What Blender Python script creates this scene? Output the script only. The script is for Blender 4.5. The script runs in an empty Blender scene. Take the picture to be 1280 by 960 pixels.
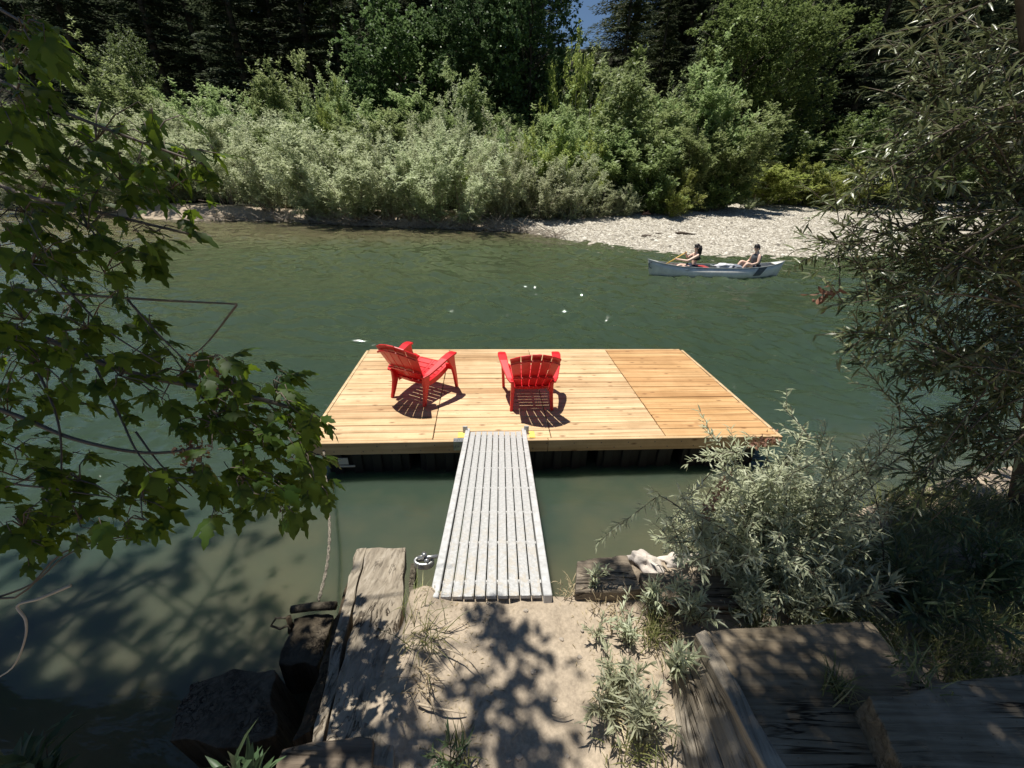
import bpy, math, random
import numpy as np
from mathutils import Vector, Matrix, noise as mnoise

# ------------------------------------------------------------------ camera, sky, sun, exposure
sc = bpy.context.scene
R = math.radians
F_PX, PITCH, ROLL, CAM_H = 505.4, R(27.02), R(-1.57), 2.81
c_, s_ = math.cos(PITCH), math.sin(PITCH); cr, sr = math.cos(ROLL), math.sin(ROLL)
RT = Vector((cr, -sr*s_, -sr*c_)); UP = Vector((sr, cr*s_, cr*c_)); FW = Vector((0, c_, -s_))
cam = bpy.data.cameras.new('camera'); camo = bpy.data.objects.new('camera', cam)
sc.collection.objects.link(camo); sc.camera = camo
cam.sensor_width = 36; cam.lens = F_PX/1280*36; cam.clip_end = 2000; cam.clip_start = .02
m3 = Matrix((RT, UP, -FW)).transposed().to_4x4(); m3.translation = Vector((0, 0, CAM_H)); camo.matrix_world = m3

SUN = Vector((-.208, .189, 1)).normalized()
w = bpy.data.worlds.new('World'); sc.world = w; w.use_nodes = True
nt = w.node_tree; bg = nt.nodes['Background']
sky = nt.nodes.new('ShaderNodeTexSky'); sky.sky_type = 'NISHITA'; sky.sun_disc = False
sky.sun_elevation = math.asin(SUN.z); sky.sun_rotation = math.atan2(SUN.x, SUN.y)
sky.air_density = 1.0; sky.dust_density = .0; sky.ozone_density = 5.0
nt.links.new(sky.outputs[0], bg.inputs[0]); bg.inputs[1].default_value = .05
sl = bpy.data.lights.new('sun', 'SUN'); sl.energy = 5.0; sl.angle = R(.53); sl.color = (1, .96, .88)
so = bpy.data.objects.new('sun', sl); sc.collection.objects.link(so)
so.rotation_euler = (-SUN).to_track_quat('-Z', 'Y').to_euler()
sc.view_settings.view_transform = 'Standard'; sc.view_settings.look = 'None'
sc.view_settings.gamma = 1; sc.view_settings.exposure = .42
sc.cycles.max_bounces = 6; sc.cycles.diffuse_bounces = 2; sc.cycles.glossy_bounces = 3
sc.cycles.transmission_bounces = 3; sc.cycles.transparent_max_bounces = 4
sc.cycles.caustics_reflective = False; sc.cycles.caustics_refractive = False

# ------------------------------------------------------------------ measuring helpers
CAM = Vector((0, 0, CAM_H))
def ray(px, py): return FW + RT*((px-640)/F_PX) + UP*((480-py)/F_PX)
def at(px, py, z): d = ray(px, py); return CAM + d*((z-CAM_H)/d.z)
def aty(px, py, y): d = ray(px, py); return CAM + d*(y/d.y)
def atd(px, py, dep): return CAM + ray(px, py)*dep

# ------------------------------------------------------------------ object helpers
COL = sc.collection
def tag(o, label=None, cat=None, group=None, kind=None):
    if label: o['label'] = label
    if cat: o['category'] = cat
    if group: o['group'] = group
    if kind: o['kind'] = kind
    return o
def empty(name, loc=(0, 0, 0), rz=0):
    o = bpy.data.objects.new(name, None); COL.objects.link(o); o.location = loc
    o.rotation_euler = (0, 0, rz); o.empty_display_size = .1; return o
def link(name, me, mat, parent=None):
    o = bpy.data.objects.new(name, me); COL.objects.link(o)
    if mat: me.materials.append(mat)
    if parent: o.parent = parent
    return o
def kids(o): return [c for c in bpy.data.objects if c.parent == o]
def copy_tree(o, cache={}):
    if o.name not in cache:
        ch = kids(o); cache[o.name] = [(k, kids(k)) for k in ch]
    r = o.copy(); COL.objects.link(r)
    for k, gs in cache[o.name]:
        c = k.copy(); COL.objects.link(c); c.parent = r
        for g in gs:
            d = g.copy(); COL.objects.link(d); d.parent = c
    return r

class MB:
    def __init__(s): s.v = []; s.f = []; s.r = []
    def add(s, vs, fs, r=None):
        n = len(s.v); s.v += [tuple(v) for v in vs]; s.f += [tuple(i+n for i in f) for f in fs]
        s.r += [random.random() if r is None else r]*len(fs); return s
    def hexa(s, p, r=None):  # 4 bottom pts ccw, 4 top pts ccw
        return s.add(p, [(3, 2, 1, 0), (4, 5, 6, 7), (0, 1, 5, 4), (1, 2, 6, 5), (2, 3, 7, 6), (3, 0, 4, 7)], r)
    def box(s, x0, x1, y0, y1, z0, z1, r=None):
        return s.hexa([(x0, y0, z0), (x1, y0, z0), (x1, y1, z0), (x0, y1, z0), (x0, y0, z1), (x1, y0, z1), (x1, y1, z1), (x0, y1, z1)], r)
    def tube(s, path, rad, n=7, r=None, flat=1.0):
        path = [Vector(p) for p in path]
        if not hasattr(rad, '__len__'): rad = [rad]*len(path)
        vs = []; fs = []; up = Vector((0, 0, 1)); prev = None
        for i, p in enumerate(path):
            t = (path[min(i+1, len(path)-1)] - path[max(i-1, 0)]).normalized()
            if prev is None:
                a = t.cross(up if abs(t.z) < .9 else Vector((1, 0, 0))).normalized()
            else:
                a = (prev - t*prev.dot(t)).normalized()
            prev = a; b = t.cross(a)
            for k in range(n):
                q = 2*math.pi*k/n; vs.append(p + a*math.cos(q)*rad[i] + b*math.sin(q)*rad[i]*flat)
        for i in range(len(path)-1):
            for k in range(n):
                fs.append((i*n+k, i*n+(k+1) % n, (i+1)*n+(k+1) % n, (i+1)*n+k))
        fs.append(tuple(range(n))[::-1]); fs.append(tuple(range((len(path)-1)*n, len(path)*n)))
        return s.add(vs, fs, r)
    def ribbon(s, pts, th, r=None):
        """pts: list of (left, right) 3d pairs; extruded downwards along local normal by th"""
        vs = []; fs = []; n = len(pts)
        for i, (a, b) in enumerate(pts):
            a = Vector(a); b = Vector(b)
            m0 = (Vector(pts[max(i-1, 0)][0])+Vector(pts[max(i-1, 0)][1]))/2
            m1 = (Vector(pts[min(i+1, n-1)][0])+Vector(pts[min(i+1, n-1)][1]))/2
            nn = (b-a).cross(m1-m0).normalized()*th
            vs += [a, b, b-nn, a-nn]
        for i in range(n-1):
            for k in range(4):
                fs.append((i*4+k, i*4+(k+1) % 4, i*4+4+(k+1) % 4, i*4+4+k))
        fs.append((3, 2, 1, 0)); fs.append((n*4-4, n*4-3, n*4-2, n*4-1))
        return s.add(vs, fs, r)
    def build(s, name, mat, parent=None, bevel=0, smooth=False, sub=0, seg=1):
        me = bpy.data.meshes.new(name); me.from_pydata(s.v, [], s.f)
        a = me.attributes.new('rnd', 'FLOAT', 'FACE'); a.data.foreach_set('value', s.r)
        if smooth:
            me.polygons.foreach_set('use_smooth', [True]*len(me.polygons))
        me.validate(); me.update()
        o = link(name, me, mat, parent)
        if bevel:
            b = o.modifiers.new('bevel', 'BEVEL'); b.width = bevel; b.segments = seg; b.limit_method = 'ANGLE'; b.angle_limit = R(40)
        if sub:
            b = o.modifiers.new('sub', 'SUBSURF'); b.levels = sub; b.render_levels = sub
        return o

# ------------------------------------------------------------------ material helpers
def new_mat(name):
    m = bpy.data.materials.new(name); m.use_nodes = True; n = m.node_tree
    return m, n, n.nodes['Principled BSDF']
def N(n, typ, **kw):
    x = n.nodes.new(typ)
    for k, v in kw.items():
        if k.startswith('i_'):
            x.inputs[int(k[2:]) if k[2:].isdigit() else k[2:].replace('_', ' ')].default_value = v
        else: setattr(x, k, v)
    return x
def L(n, a, b): n.links.new(a, b)
def mapping(n, scale, obj=True, src=None, loc=(0, 0, 0), rot=(0, 0, 0)):
    tc = N(n, 'ShaderNodeTexCoord'); mp = N(n, 'ShaderNodeMapping')
    L(n, src if src else tc.outputs['Object' if obj else 'Generated'], mp.inputs[0])
    mp.inputs['Scale'].default_value = scale; mp.inputs['Location'].default_value = loc; mp.inputs['Rotation'].default_value = rot
    return mp.outputs[0]
def noise(n, vec, scale, detail=4, rough=.6, dist=0):
    x = N(n, 'ShaderNodeTexNoise'); x.inputs['Scale'].default_value = scale; x.inputs['Detail'].default_value = detail
    x.inputs['Roughness'].default_value = rough; x.inputs['Distortion'].default_value = dist
    L(n, vec, x.inputs['Vector']); return x.outputs['Fac']
def ramp(n, fac, stops, interp='LINEAR'):
    x = N(n, 'ShaderNodeValToRGB'); cr_ = x.color_ramp; cr_.interpolation = interp
    while len(cr_.elements) < len(stops): cr_.elements.new(.5)
    for e, (p, c) in zip(cr_.elements, stops):
        e.position = p; e.color = (*c, 1) if len(c) == 3 else c
    L(n, fac, x.inputs[0]); return x.outputs[0]
def mix(n, fac, a, b, mode='MIX'):
    x = N(n, 'ShaderNodeMix', data_type='RGBA', blend_type=mode)
    for v, i in ((fac, 0), (a, 6), (b, 7)):
        if hasattr(v, 'is_linked') or hasattr(v, 'links'): L(n, v, x.inputs[i])
        elif i == 0: x.inputs[0].default_value = v
        else: x.inputs[i].default_value = (*v, 1)
    return x.outputs[2]
def mth(n, op, a, b=0, clamp=False):
    x = N(n, 'ShaderNodeMath', operation=op, use_clamp=clamp)
    for v, i in ((a, 0), (b, 1)):
        if hasattr(v, 'links'): L(n, v, x.inputs[i])
        else: x.inputs[i].default_value = v
    return x.outputs[0]
def bump(n, p, h, strength, dist, nrm=None):
    b = N(n, 'ShaderNodeBump'); b.inputs['Strength'].default_value = strength; b.inputs['Distance'].default_value = dist
    L(n, h, b.inputs['Height'])
    if nrm: L(n, nrm, b.inputs['Normal'])
    L(n, b.outputs[0], p.inputs['Normal']); return b.outputs[0]

def leaf_mat(name, c0, c1, c2=None, rough=.5, trans=.3, spec=.4, tcol=None):
    m, n, p = new_mat(name)
    a = N(n, 'ShaderNodeAttribute', attribute_name='rnd')
    stops = [(0, c0), (.55, c1)] + ([(1, c2)] if c2 else [])
    oi = N(n, 'ShaderNodeObjectInfo')
    col = ramp(n, a.outputs['Fac'], stops)
    hs = N(n, 'ShaderNodeHueSaturation'); L(n, col, hs.inputs['Color'])
    L(n, mth(n, 'ADD', mth(n, 'MULTIPLY', oi.outputs['Random'], .03), .487), hs.inputs['Hue'])
    L(n, mth(n, 'ADD', mth(n, 'MULTIPLY', oi.outputs['Random'], .4), .8), hs.inputs['Value'])
    L(n, hs.outputs[0], p.inputs['Base Color']); p.inputs['Roughness'].default_value = rough
    p.inputs['Specular IOR Level'].default_value = spec
    t = N(n, 'ShaderNodeBsdfTranslucent')
    if tcol: t.inputs[0].default_value = (*tcol, 1)
    else:
        g = N(n, 'ShaderNodeGamma'); g.inputs[1].default_value = .8; L(n, hs.outputs[0], g.inputs[0]); L(n, g.outputs[0], t.inputs[0])
    mx = N(n, 'ShaderNodeMixShader'); mx.inputs[0].default_value = trans
    L(n, p.outputs[0], mx.inputs[1]); L(n, t.outputs[0], mx.inputs[2])
    L(n, mx.outputs[0], n.nodes['Material Output'].inputs[0]); return m

def flat_mat(name, col, rough=.5, metal=0, spec=.5, nscale=0, namt=.3, bscale=0, bstr=.3):
    m, n, p = new_mat(name)
    p.inputs['Roughness'].default_value = rough; p.inputs['Metallic'].default_value = metal; p.inputs['Specular IOR Level'].default_value = spec
    if nscale:
        v = mapping(n, (1, 1, 1)); f = noise(n, v, nscale, 5)
        d = tuple(x*(1-namt) for x in col); e = tuple(min(1, x*(1+namt*.6)) for x in col)
        L(n, ramp(n, f, [(.3, d), (.7, e)]), p.inputs['Base Color'])
    else: p.inputs['Base Color'].default_value = (*col, 1)
    if bscale:
        v = mapping(n, (1, 1, 1)); bump(n, p, noise(n, v, bscale, 5), bstr, .01)
    return m

def wood_mat(name, stops, knots=True, axis=0, grain=6, rough=.6, kcol=(.16, .07, .03), bstr=.25, wear=0, wcol=None, tint=.35, bd=.004):
    m, n, p = new_mat(name)
    tc = N(n, 'ShaderNodeTexCoord'); a = N(n, 'ShaderNodeAttribute', attribute_name='rnd')
    add = N(n, 'ShaderNodeVectorMath', operation='ADD'); L(n, tc.outputs['Object'], add.inputs[0])
    cmb = N(n, 'ShaderNodeCombineXYZ'); k = mth(n, 'MULTIPLY', a.outputs['Fac'], 47.3)
    for i in range(3): L(n, k, cmb.inputs[i])
    L(n, cmb.outputs[0], add.inputs[1])
    sc_ = [grain*4]*3; sc_[axis] = grain*.16
    mp = N(n, 'ShaderNodeMapping'); L(n, add.outputs[0], mp.inputs[0]); mp.inputs['Scale'].default_value = sc_
    g = noise(n, mp.outputs[0], 1.0, 6, .6, .6)
    col = ramp(n, g, [(.25, stops[0]), (.5, stops[1]), (.75, stops[2])])
    # board to board tint
    x2 = N(n, 'ShaderNodeMath', operation='FRACT'); L(n, mth(n, 'MULTIPLY', a.outputs['Fac'], 7.77), x2.inputs[0])
    tn = ramp(n, x2.outputs[0], [(0, (1-tint, 1-tint*1.35, 1-tint*1.7)), (.5, (1, 1, 1)), (1, (1, .98, .92))])
    col = mix(n, 1, col, tn, 'MULTIPLY')
    if knots:
        s2 = [22.0]*3; s2[axis] = 9.0
        mp2 = N(n, 'ShaderNodeMapping'); L(n, add.outputs[0], mp2.inputs[0]); mp2.inputs['Scale'].default_value = [x/4 for x in s2]
        vo = N(n, 'ShaderNodeTexVoronoi'); vo.inputs['Scale'].default_value = 1.9; L(n, mp2.outputs[0], vo.inputs['Vector'])
        kf = ramp(n, vo.outputs['Distance'], [(.07, (1, 1, 1)), (.19, (0, 0, 0))])
        col = mix(n, mth(n, 'MULTIPLY', kf, .75), col, kcol)
    if wcol:
        wv = noise(n, tc.outputs['Object'], 2.2, 5, .65)
        col = mix(n, ramp(n, wv, [(.45, (0, 0, 0)), (.7, (wear, wear, wear))]), col, wcol)
    sp = noise(n, tc.outputs['Object'], 38, 3, .8); bl = noise(n, tc.outputs['Object'], 1.7, 6, .7)
    col = mix(n, 1, col, ramp(n, sp, [(.27, (.45, .40, .34)), (.36, (1, 1, 1))]), 'MULTIPLY')
    col = mix(n, 1, col, ramp(n, bl, [(.35, (.80, .78, .74)), (.6, (1, 1, 1))]), 'MULTIPLY')
    if wcol:
        s3 = [26.0]*3; s3[axis] = 1.1
        mp3 = N(n, 'ShaderNodeMapping'); L(n, add.outputs[0], mp3.inputs[0]); mp3.inputs['Scale'].default_value = s3
        ck = noise(n, mp3.outputs[0], 1.0, 4, .55, .8)
        ckr = ramp(n, ck, [(.47, (1, 1, 1)), (.495, (.12, .10, .08)), (.505, (.12, .10, .08)), (.53, (1, 1, 1))])
        msk = ramp(n, noise(n, tc.outputs['Object'], 3.1, 3), [(.45, (0, 0, 0)), (.6, (1, 1, 1))])
        col = mix(n, msk, col, mix(n, 1, col, ckr, 'MULTIPLY')); g = mix(n, 1, g, mix(n, msk, (1, 1, 1), ckr), 'MULTIPLY')
    L(n, col, p.inputs['Base Color']); p.inputs['Roughness'].default_value = rough; p.inputs['Specular IOR Level'].default_value = .25
    bump(n, p, g, bstr, bd)
    return m

M = {}
M['dockwood'] = wood_mat('fresh_pine', [(.36, .22, .11), (.62, .44, .255), (.76, .585, .375)], grain=5, rough=.62, tint=.26)
M['dockwood_red'] = wood_mat('fresh_redwood', [(.32, .165, .07), (.54, .32, .145), (.66, .445, .235)], grain=5, rough=.62, tint=.2)
M['fascia'] = wood_mat('fascia_pine', [(.44, .28, .14), (.60, .43, .25), (.70, .54, .35)], grain=4, rough=.6, tint=.12)
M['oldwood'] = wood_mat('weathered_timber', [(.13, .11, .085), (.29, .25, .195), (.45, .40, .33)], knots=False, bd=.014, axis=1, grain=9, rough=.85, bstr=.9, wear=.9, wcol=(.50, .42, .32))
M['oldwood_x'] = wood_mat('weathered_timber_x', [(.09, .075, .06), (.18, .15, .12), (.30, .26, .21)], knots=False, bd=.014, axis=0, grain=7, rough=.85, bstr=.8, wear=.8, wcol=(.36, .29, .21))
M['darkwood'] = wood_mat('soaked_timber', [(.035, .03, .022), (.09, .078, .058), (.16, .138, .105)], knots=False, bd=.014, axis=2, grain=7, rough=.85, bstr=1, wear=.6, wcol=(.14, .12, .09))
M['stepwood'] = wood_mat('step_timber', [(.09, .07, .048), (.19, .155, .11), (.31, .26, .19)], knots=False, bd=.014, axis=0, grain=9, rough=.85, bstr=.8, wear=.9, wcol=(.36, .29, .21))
M['black'] = flat_mat('black_float_plastic', (.012, .012, .013), .55, nscale=6)
M['white_mark'] = flat_mat('pale_label', (.55, .53, .5), .6)
M['steel'] = flat_mat('galvanised_steel', (.45, .45, .44), .38, .85, nscale=30, namt=.35)
M['yellowplate'] = flat_mat('yellow_plate', (.8, .55, .12), .6, nscale=20, namt=.2)
M['red'] = None
M['rope'] = flat_mat('rope', (.20, .175, .135), .9, nscale=60, namt=.8, bscale=220, bstr=.8)
M['sandbag'] = flat_mat('sandbag', (.62, .55, .48), .85, nscale=9, namt=.45, bscale=40, bstr=.6)
M['bark'] = flat_mat('bark', (.10, .08, .06), .9, nscale=14, namt=.5, bscale=30, bstr=.6)
M['bark_pale'] = flat_mat('pale_bark', (.22, .19, .155), .9, nscale=14, namt=.5)
M['twig'] = flat_mat('twig_bark', (.11, .085, .06), .8, nscale=40, namt=.4)
M['drytwig'] = flat_mat('dry_twig', (.42, .34, .24), .8, nscale=30, namt=.4)
M['drift'] = flat_mat('driftwood', (.09, .065, .045), .85, nscale=10, namt=.5)
M['stick'] = flat_mat('bleached_sticks', (.40, .34, .27), .85, nscale=10, namt=.4)

# red plastic
m, n, p = new_mat('red_plastic'); p.inputs['Roughness'].default_value = .38
v = mapping(n, (1, 1, 1)); L(n, ramp(n, noise(n, v, 7, 4), [(.35, (.60, .006, .010)), (.7, (.72, .012, .016))]), p.inputs['Base Color'])
M['red'] = m
# aluminium tread
m, n, p = new_mat('aluminium_tread'); p.inputs['Metallic'].default_value = .1; p.inputs['Roughness'].default_value = .45
tc = N(n, 'ShaderNodeTexCoord'); v = mapping(n, (1, 1, 1))
base = ramp(n, noise(n, v, 45, 5, .7), [(.25, (.34, .335, .32)), (.5, (.46, .455, .44)), (.75, (.58, .57, .555))])
vo = N(n, 'ShaderNodeTexVoronoi'); vo.inputs['Scale'].default_value = 95; L(n, v, vo.inputs['Vector'])
sx = N(n, 'ShaderNodeSeparateXYZ'); L(n, tc.outputs['Object'], sx.inputs[0])
nearf = ramp(n, sx.outputs['Y'], [(0.0, (1, 1, 1)), (.9, (0, 0, 0))])
dn = ramp(n, noise(n, v, 13, 5, .75), [(.5, (0, 0, 0)), (.56, (1, 1, 1))])
dirt = mix(n, 1, nearf, dn, 'MULTIPLY')
L(n, mix(n, mth(n, 'MULTIPLY', dirt, .55), base, (.46, .39, .29)), p.inputs['Base Color'])
bump(n, p, vo.outputs['Distance'], .5, .004)
M['alu'] = m
M['alurail'] = flat_mat('aluminium_rail', (.54, .535, .52), .42, .1, nscale=25, namt=.25)
# canoe
M['canoe'] = flat_mat('canoe_aluminium', (.80, .77, .70), .4, .0, nscale=5, namt=.2)
M['canoe_in'] = flat_mat('canoe_inside', (.30, .33, .33), .5, .2, nscale=5)
M['darkband'] = flat_mat('dark_band', (.09, .10, .11), .6)

# sand ground
def ground_mat(name, c0, c1, c2, pebble=0, scale=1):
    m, n, p = new_mat(name)
    v = mapping(n, (1, 1, 1)); big = noise(n, v, 1.4*scale, 5, .6); fine = noise(n, v, 60*scale, 6, .7); mid = noise(n, v, 12*scale, 5, .65)
    col = ramp(n, big, [(.3, c0), (.55, c1), (.75, c2)])
    col = mix(n, .55, col, ramp(n, mid, [(.3, tuple(x*.6 for x in c1)), (.7, tuple(min(1, x*1.25) for x in c1))]))
    col = mix(n, .35, col, ramp(n, fine, [(.35, tuple(x*.4 for x in c1)), (.65, tuple(min(1, x*1.4) for x in c1))]))
    h = mth(n, 'ADD', mth(n, 'MULTIPLY', mid, 1.0), mth(n, 'MULTIPLY', fine, .35))
    if pebble:
        vo = N(n, 'ShaderNodeTexVoronoi'); vo.inputs['Scale'].default_value = pebble; L(n, v, vo.inputs['Vector'])
        hv = N(n, 'ShaderNodeSeparateColor'); L(n, vo.outputs['Color'], hv.inputs[0])
        pc = ramp(n, hv.outputs[0], [(0, (.15, .13, .10)), (.35, (.29, .26, .205)), (.7, (.41, .37, .295)), (1, (.58, .54, .46))])
        col = mix(n, .8, col, pc)
        h = mth(n, 'SUBTRACT', 1, vo.outputs['Distance'])
        bump(n, p, h, .9, .06)
    else: bump(n, p, h, .55, .012)
    L(n, col, p.inputs['Base Color']); p.inputs['Roughness'].default_value = .95; p.inputs['Specular IOR Level'].default_value = .15
    return m
M['sand'] = ground_mat('bank_sand', (.30, .24, .175), (.38, .31, .23), (.45, .37, .28))
M['gravel'] = ground_mat('gravel', (.40, .36, .30), (.46, .42, .35), (.50, .46, .40), pebble=7.5, scale=.25)
M['forestfloor'] = ground_mat('forest_floor', (.02, .02, .012), (.03, .03, .018), (.045, .04, .025), scale=.2)

# water
m, n, p = new_mat('river_water')
v = mapping(n, (1, 1, 1)); tc = N(n, 'ShaderNodeTexCoord')
sx = N(n, 'ShaderNodeSeparateXYZ'); L(n, tc.outputs['Object'], sx.inputs[0])
warp = noise(n, v, .55, 4, .6)
yy = mth(n, 'ADD', sx.outputs['Y'], mth(n, 'MULTIPLY', mth(n, 'SUBTRACT', warp, .5), 4.5))
yy = mth(n, 'SUBTRACT', yy, mth(n, 'MULTIPLY', sx.outputs['X'], .25))
shal = ramp(n, mth(n, 'DIVIDE', yy, 6.0), [(.10, (.105, .092, .052)), (.30, (.085, .084, .048)), (.52, (.036, .054, .038)), (.9, (.030, .048, .028))])
farc = ramp(n, mth(n, 'DIVIDE', yy, 24.0), [(.25, (.030, .048, .028)), (.8, (.054, .070, .034)), (1, (.10, .092, .05))])
isfar = ramp(n, mth(n, 'DIVIDE', sx.outputs['Y'], 10), [(.35, (0, 0, 0)), (.6, (1, 1, 1))])
L(n, mix(n, isfar, shal, farc), p.inputs['Base Color'])
L(n, ramp(n, mth(n, 'DIVIDE', sx.outputs['Y'], 24), [(.15, (.03, .03, .03)), (.6, (.05, .05, .05))]), p.inputs['Roughness']); p.inputs['IOR'].default_value = 1.38; p.inputs['Specular IOR Level'].default_value = .5
mp = mapping(n, (.55, 1.5, 1), rot=(0, 0, R(12)))
w1 = noise(n, mp, 1.5, 3, .55, .6); w2 = noise(n, mp, 6.5, 3, .6, .4)
mp3 = mapping(n, (.8, 1.3, 1), rot=(0, 0, R(-25))); w3 = noise(n, mp3, 17, 3, .6)
hgt = mth(n, 'ADD', mth(n, 'ADD', mth(n, 'MULTIPLY', w1, 2.1), mth(n, 'MULTIPLY', w2, .62)), mth(n, 'MULTIPLY', w3, .16))
calm = ramp(n, mth(n, 'DIVIDE', sx.outputs['Y'], 10), [(.22, (.06, .06, .06)), (.32, (.3, .3, .3)), (.60, (1, 1, 1))])
patch = ramp(n, noise(n, mapping(n, (.25, .8, 1), rot=(0, 0, R(15))), .7, 3), [(.35, (.45, .45, .45)), (.65, (1.0, 1.0, 1.0))])
hgt = mth(n, 'MULTIPLY', hgt, mth(n, 'MULTIPLY', calm, patch))
farfade = ramp(n, mth(n, 'DIVIDE', sx.outputs['Y'], 20), [(.25, (1, 1, 1)), (.65, (.32, .32, .32)), (1, (.25, .25, .25))])
hgt = mth(n, 'MULTIPLY', hgt, farfade)
bump(n, p, hgt, 1.0, .045)
p.inputs['Subsurface Weight'].default_value = 1.0; p.inputs['Subsurface Radius'].default_value = (.16, .2, .16); p.inputs['Subsurface Scale'].default_value = 1.0; p.subsurface_method = 'BURLEY'
M['water'] = m

# leaves
M['l_silver'] = leaf_mat('silver_willow_leaf', (.28, .31, .155), (.46, .50, .28), (.62, .65, .43), rough=.55, trans=.45)
M['l_willow'] = leaf_mat('green_willow_leaf', (.16, .22, .07), (.26, .34, .115), (.40, .47, .20), rough=.5, trans=.45)
M['l_yellow'] = leaf_mat('yellow_green_leaf', (.21, .26, .05), (.33, .39, .085), (.45, .48, .15), rough=.5, trans=.4)
M['l_green'] = leaf_mat('green_leaf', (.06, .12, .035), (.10, .19, .055), (.17, .27, .09), rough=.5, trans=.35)
M['l_olive'] = leaf_mat('olive_leaf', (.085, .12, .03), (.14, .19, .05), (.22, .27, .08), rough=.5, trans=.35)
M['l_dark'] = leaf_mat('dark_cottonwood_leaf', (.04, .07, .026), (.085, .135, .048), (.17, .235, .10), rough=.45, trans=.2)
M['l_conifer'] = leaf_mat('conifer_needles', (.035, .05, .024), (.065, .085, .042), (.11, .135, .065), rough=.7, trans=.25, spec=.2)
M['l_conifer_l'] = leaf_mat('redwood_needles', (.035, .055, .02), (.065, .09, .034), (.11, .13, .055), rough=.7, trans=.1, spec=.2)  # needle colour of the redwood prototype, slightly yellower than the other conifers
M['n_elder'] = leaf_mat('box_elder_leaf', (.015, .035, .008), (.03, .062, .012), (.085, .13, .02), rough=.5, trans=.3, spec=.15, tcol=(.26, .38, .03))
M['n_willow'] = leaf_mat('near_willow_leaf', (.045, .062, .02), (.11, .14, .048), (.36, .40, .22), rough=.34, trans=.22, spec=.5)
M['n_grey'] = leaf_mat('grey_willow_leaf', (.30, .32, .19), (.44, .465, .30), (.68, .70, .53), rough=.5, trans=.45, spec=.4)
M['n_grass'] = leaf_mat('grass_blade', (.10, .12, .035), (.17, .19, .06), (.34, .30, .14), rough=.5, trans=.3)
M['n_straw'] = leaf_mat('straw', (.30, .24, .13), (.42, .34, .2), (.52, .44, .28), rough=.7, trans=.15)
M['n_weed'] = leaf_mat('weed_leaf', (.04, .07, .03), (.07, .11, .05), (.12, .17, .08), rough=.45, trans=.25)
M['dead'] = leaf_mat('dead_leaf', (.16, .075, .035), (.26, .13, .07), (.38, .24, .17), rough=.7, trans=.2)

# ------------------------------------------------------------------ leaf meshes
T = {
 'diamond': ([(0, 0, 0), (.45, .5, .04), (1, 0, -.05), (.45, -.5, .04)], [(0, 1, 2, 3)]),
 'fold': ([(0, 0, 0), (.45, .5, .10), (1, 0, -.10), (.45, -.5, .10)], [(0, 1, 2), (0, 2, 3)]),
 'willow': ([(0, 0, 0), (.5, 0, 0), (1, 0, -.14), (.25, .42, .03), (.65, .42, -.01), (.25, -.42, .03), (.65, -.42, -.01)],
            [(0, 1, 4, 3), (1, 2, 4), (0, 5, 6, 1), (1, 6, 2)]),
 'blade': ([(0, .5, 0), (0, -.5, 0), (.35, .42, .04), (.35, -.42, .04), (.7, .3, -.02), (.7, -.3, -.02), (1, 0, -.16)],
           [(0, 1, 3, 2), (2, 3, 5, 4), (4, 5, 6)]),
 'lobed': ([(0, 0, 0), (.5, 0, .03), (1, 0, -.10),
            (.08, .14, .02), (.24, .46, .0), (.33, .30, .02), (.50, .44, -.02), (.62, .20, .0), (.78, .20, -.06),
            (.08, -.14, .02), (.24, -.46, .0), (.33, -.30, .02), (.50, -.44, -.02), (.62, -.20, .0), (.78, -.20, -.06)],
           [(0, 1, 5, 4, 3), (1, 7, 6, 5), (1, 2, 8, 7), (0, 9, 10, 11, 1), (1, 11, 12, 13), (1, 13, 14, 2)]),
}
def nrm(a): return a/np.maximum(np.linalg.norm(a, axis=1, keepdims=True), 1e-9)
def leaf_object(name, mat, P, D, NN, Ln, Wd, shape, rnd, parent=None):
    tv, tf = T[shape]; tv = np.array(tv); k = len(tv); n_ = len(P)
    D = nrm(D); S = nrm(np.cross(D, NN)); NN = np.cross(S, D)
    Ln = np.broadcast_to(Ln, (n_,))[:, None, None]; Wd = np.broadcast_to(Wd, (n_,))[:, None, None]
    V = P[:, None, :] + D[:, None, :]*tv[None, :, 0:1]*Ln + S[:, None, :]*tv[None, :, 1:2]*Wd + NN[:, None, :]*tv[None, :, 2:3]*Ln
    me = bpy.data.meshes.new(name); V = V.reshape(-1, 3)
    me.vertices.add(len(V)); me.vertices.foreach_set('co', V.astype(np.float32).ravel())
    li = np.array([i for f in tf for i in f]); ls = np.array([len(f) for f in tf]); st = np.concatenate([[0], np.cumsum(ls)[:-1]])
    loops = (li[None, :] + (np.arange(n_)*k)[:, None]).ravel()
    starts = (st[None, :] + (np.arange(n_)*len(li))[:, None]).ravel(); tot = np.tile(ls, n_)
    me.loops.add(len(loops)); me.loops.foreach_set('vertex_index', loops.astype(np.int32))
    me.polygons.add(len(starts)); me.polygons.foreach_set('loop_start', starts.astype(np.int32)); me.polygons.foreach_set('loop_total', tot.astype(np.int32))
    me.update(calc_edges=True)
    a = me.attributes.new('rnd', 'FLOAT', 'FACE'); a.data.foreach_set('value', np.repeat(rnd, len(tf)).astype(np.float32))
    return link(name, me, mat, parent)

def rv(rng, n_): return nrm(rng.normal(size=(n_, 3)))
def bez(a, b, c, t): t = t[:, None]; return a*(1-t)**2 + b*2*t*(1-t) + c*t*t
def dbez(a, b, c, t): t = t[:, None]; return nrm((b-a)*2*(1-t) + (c-b)*2*t)

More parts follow.
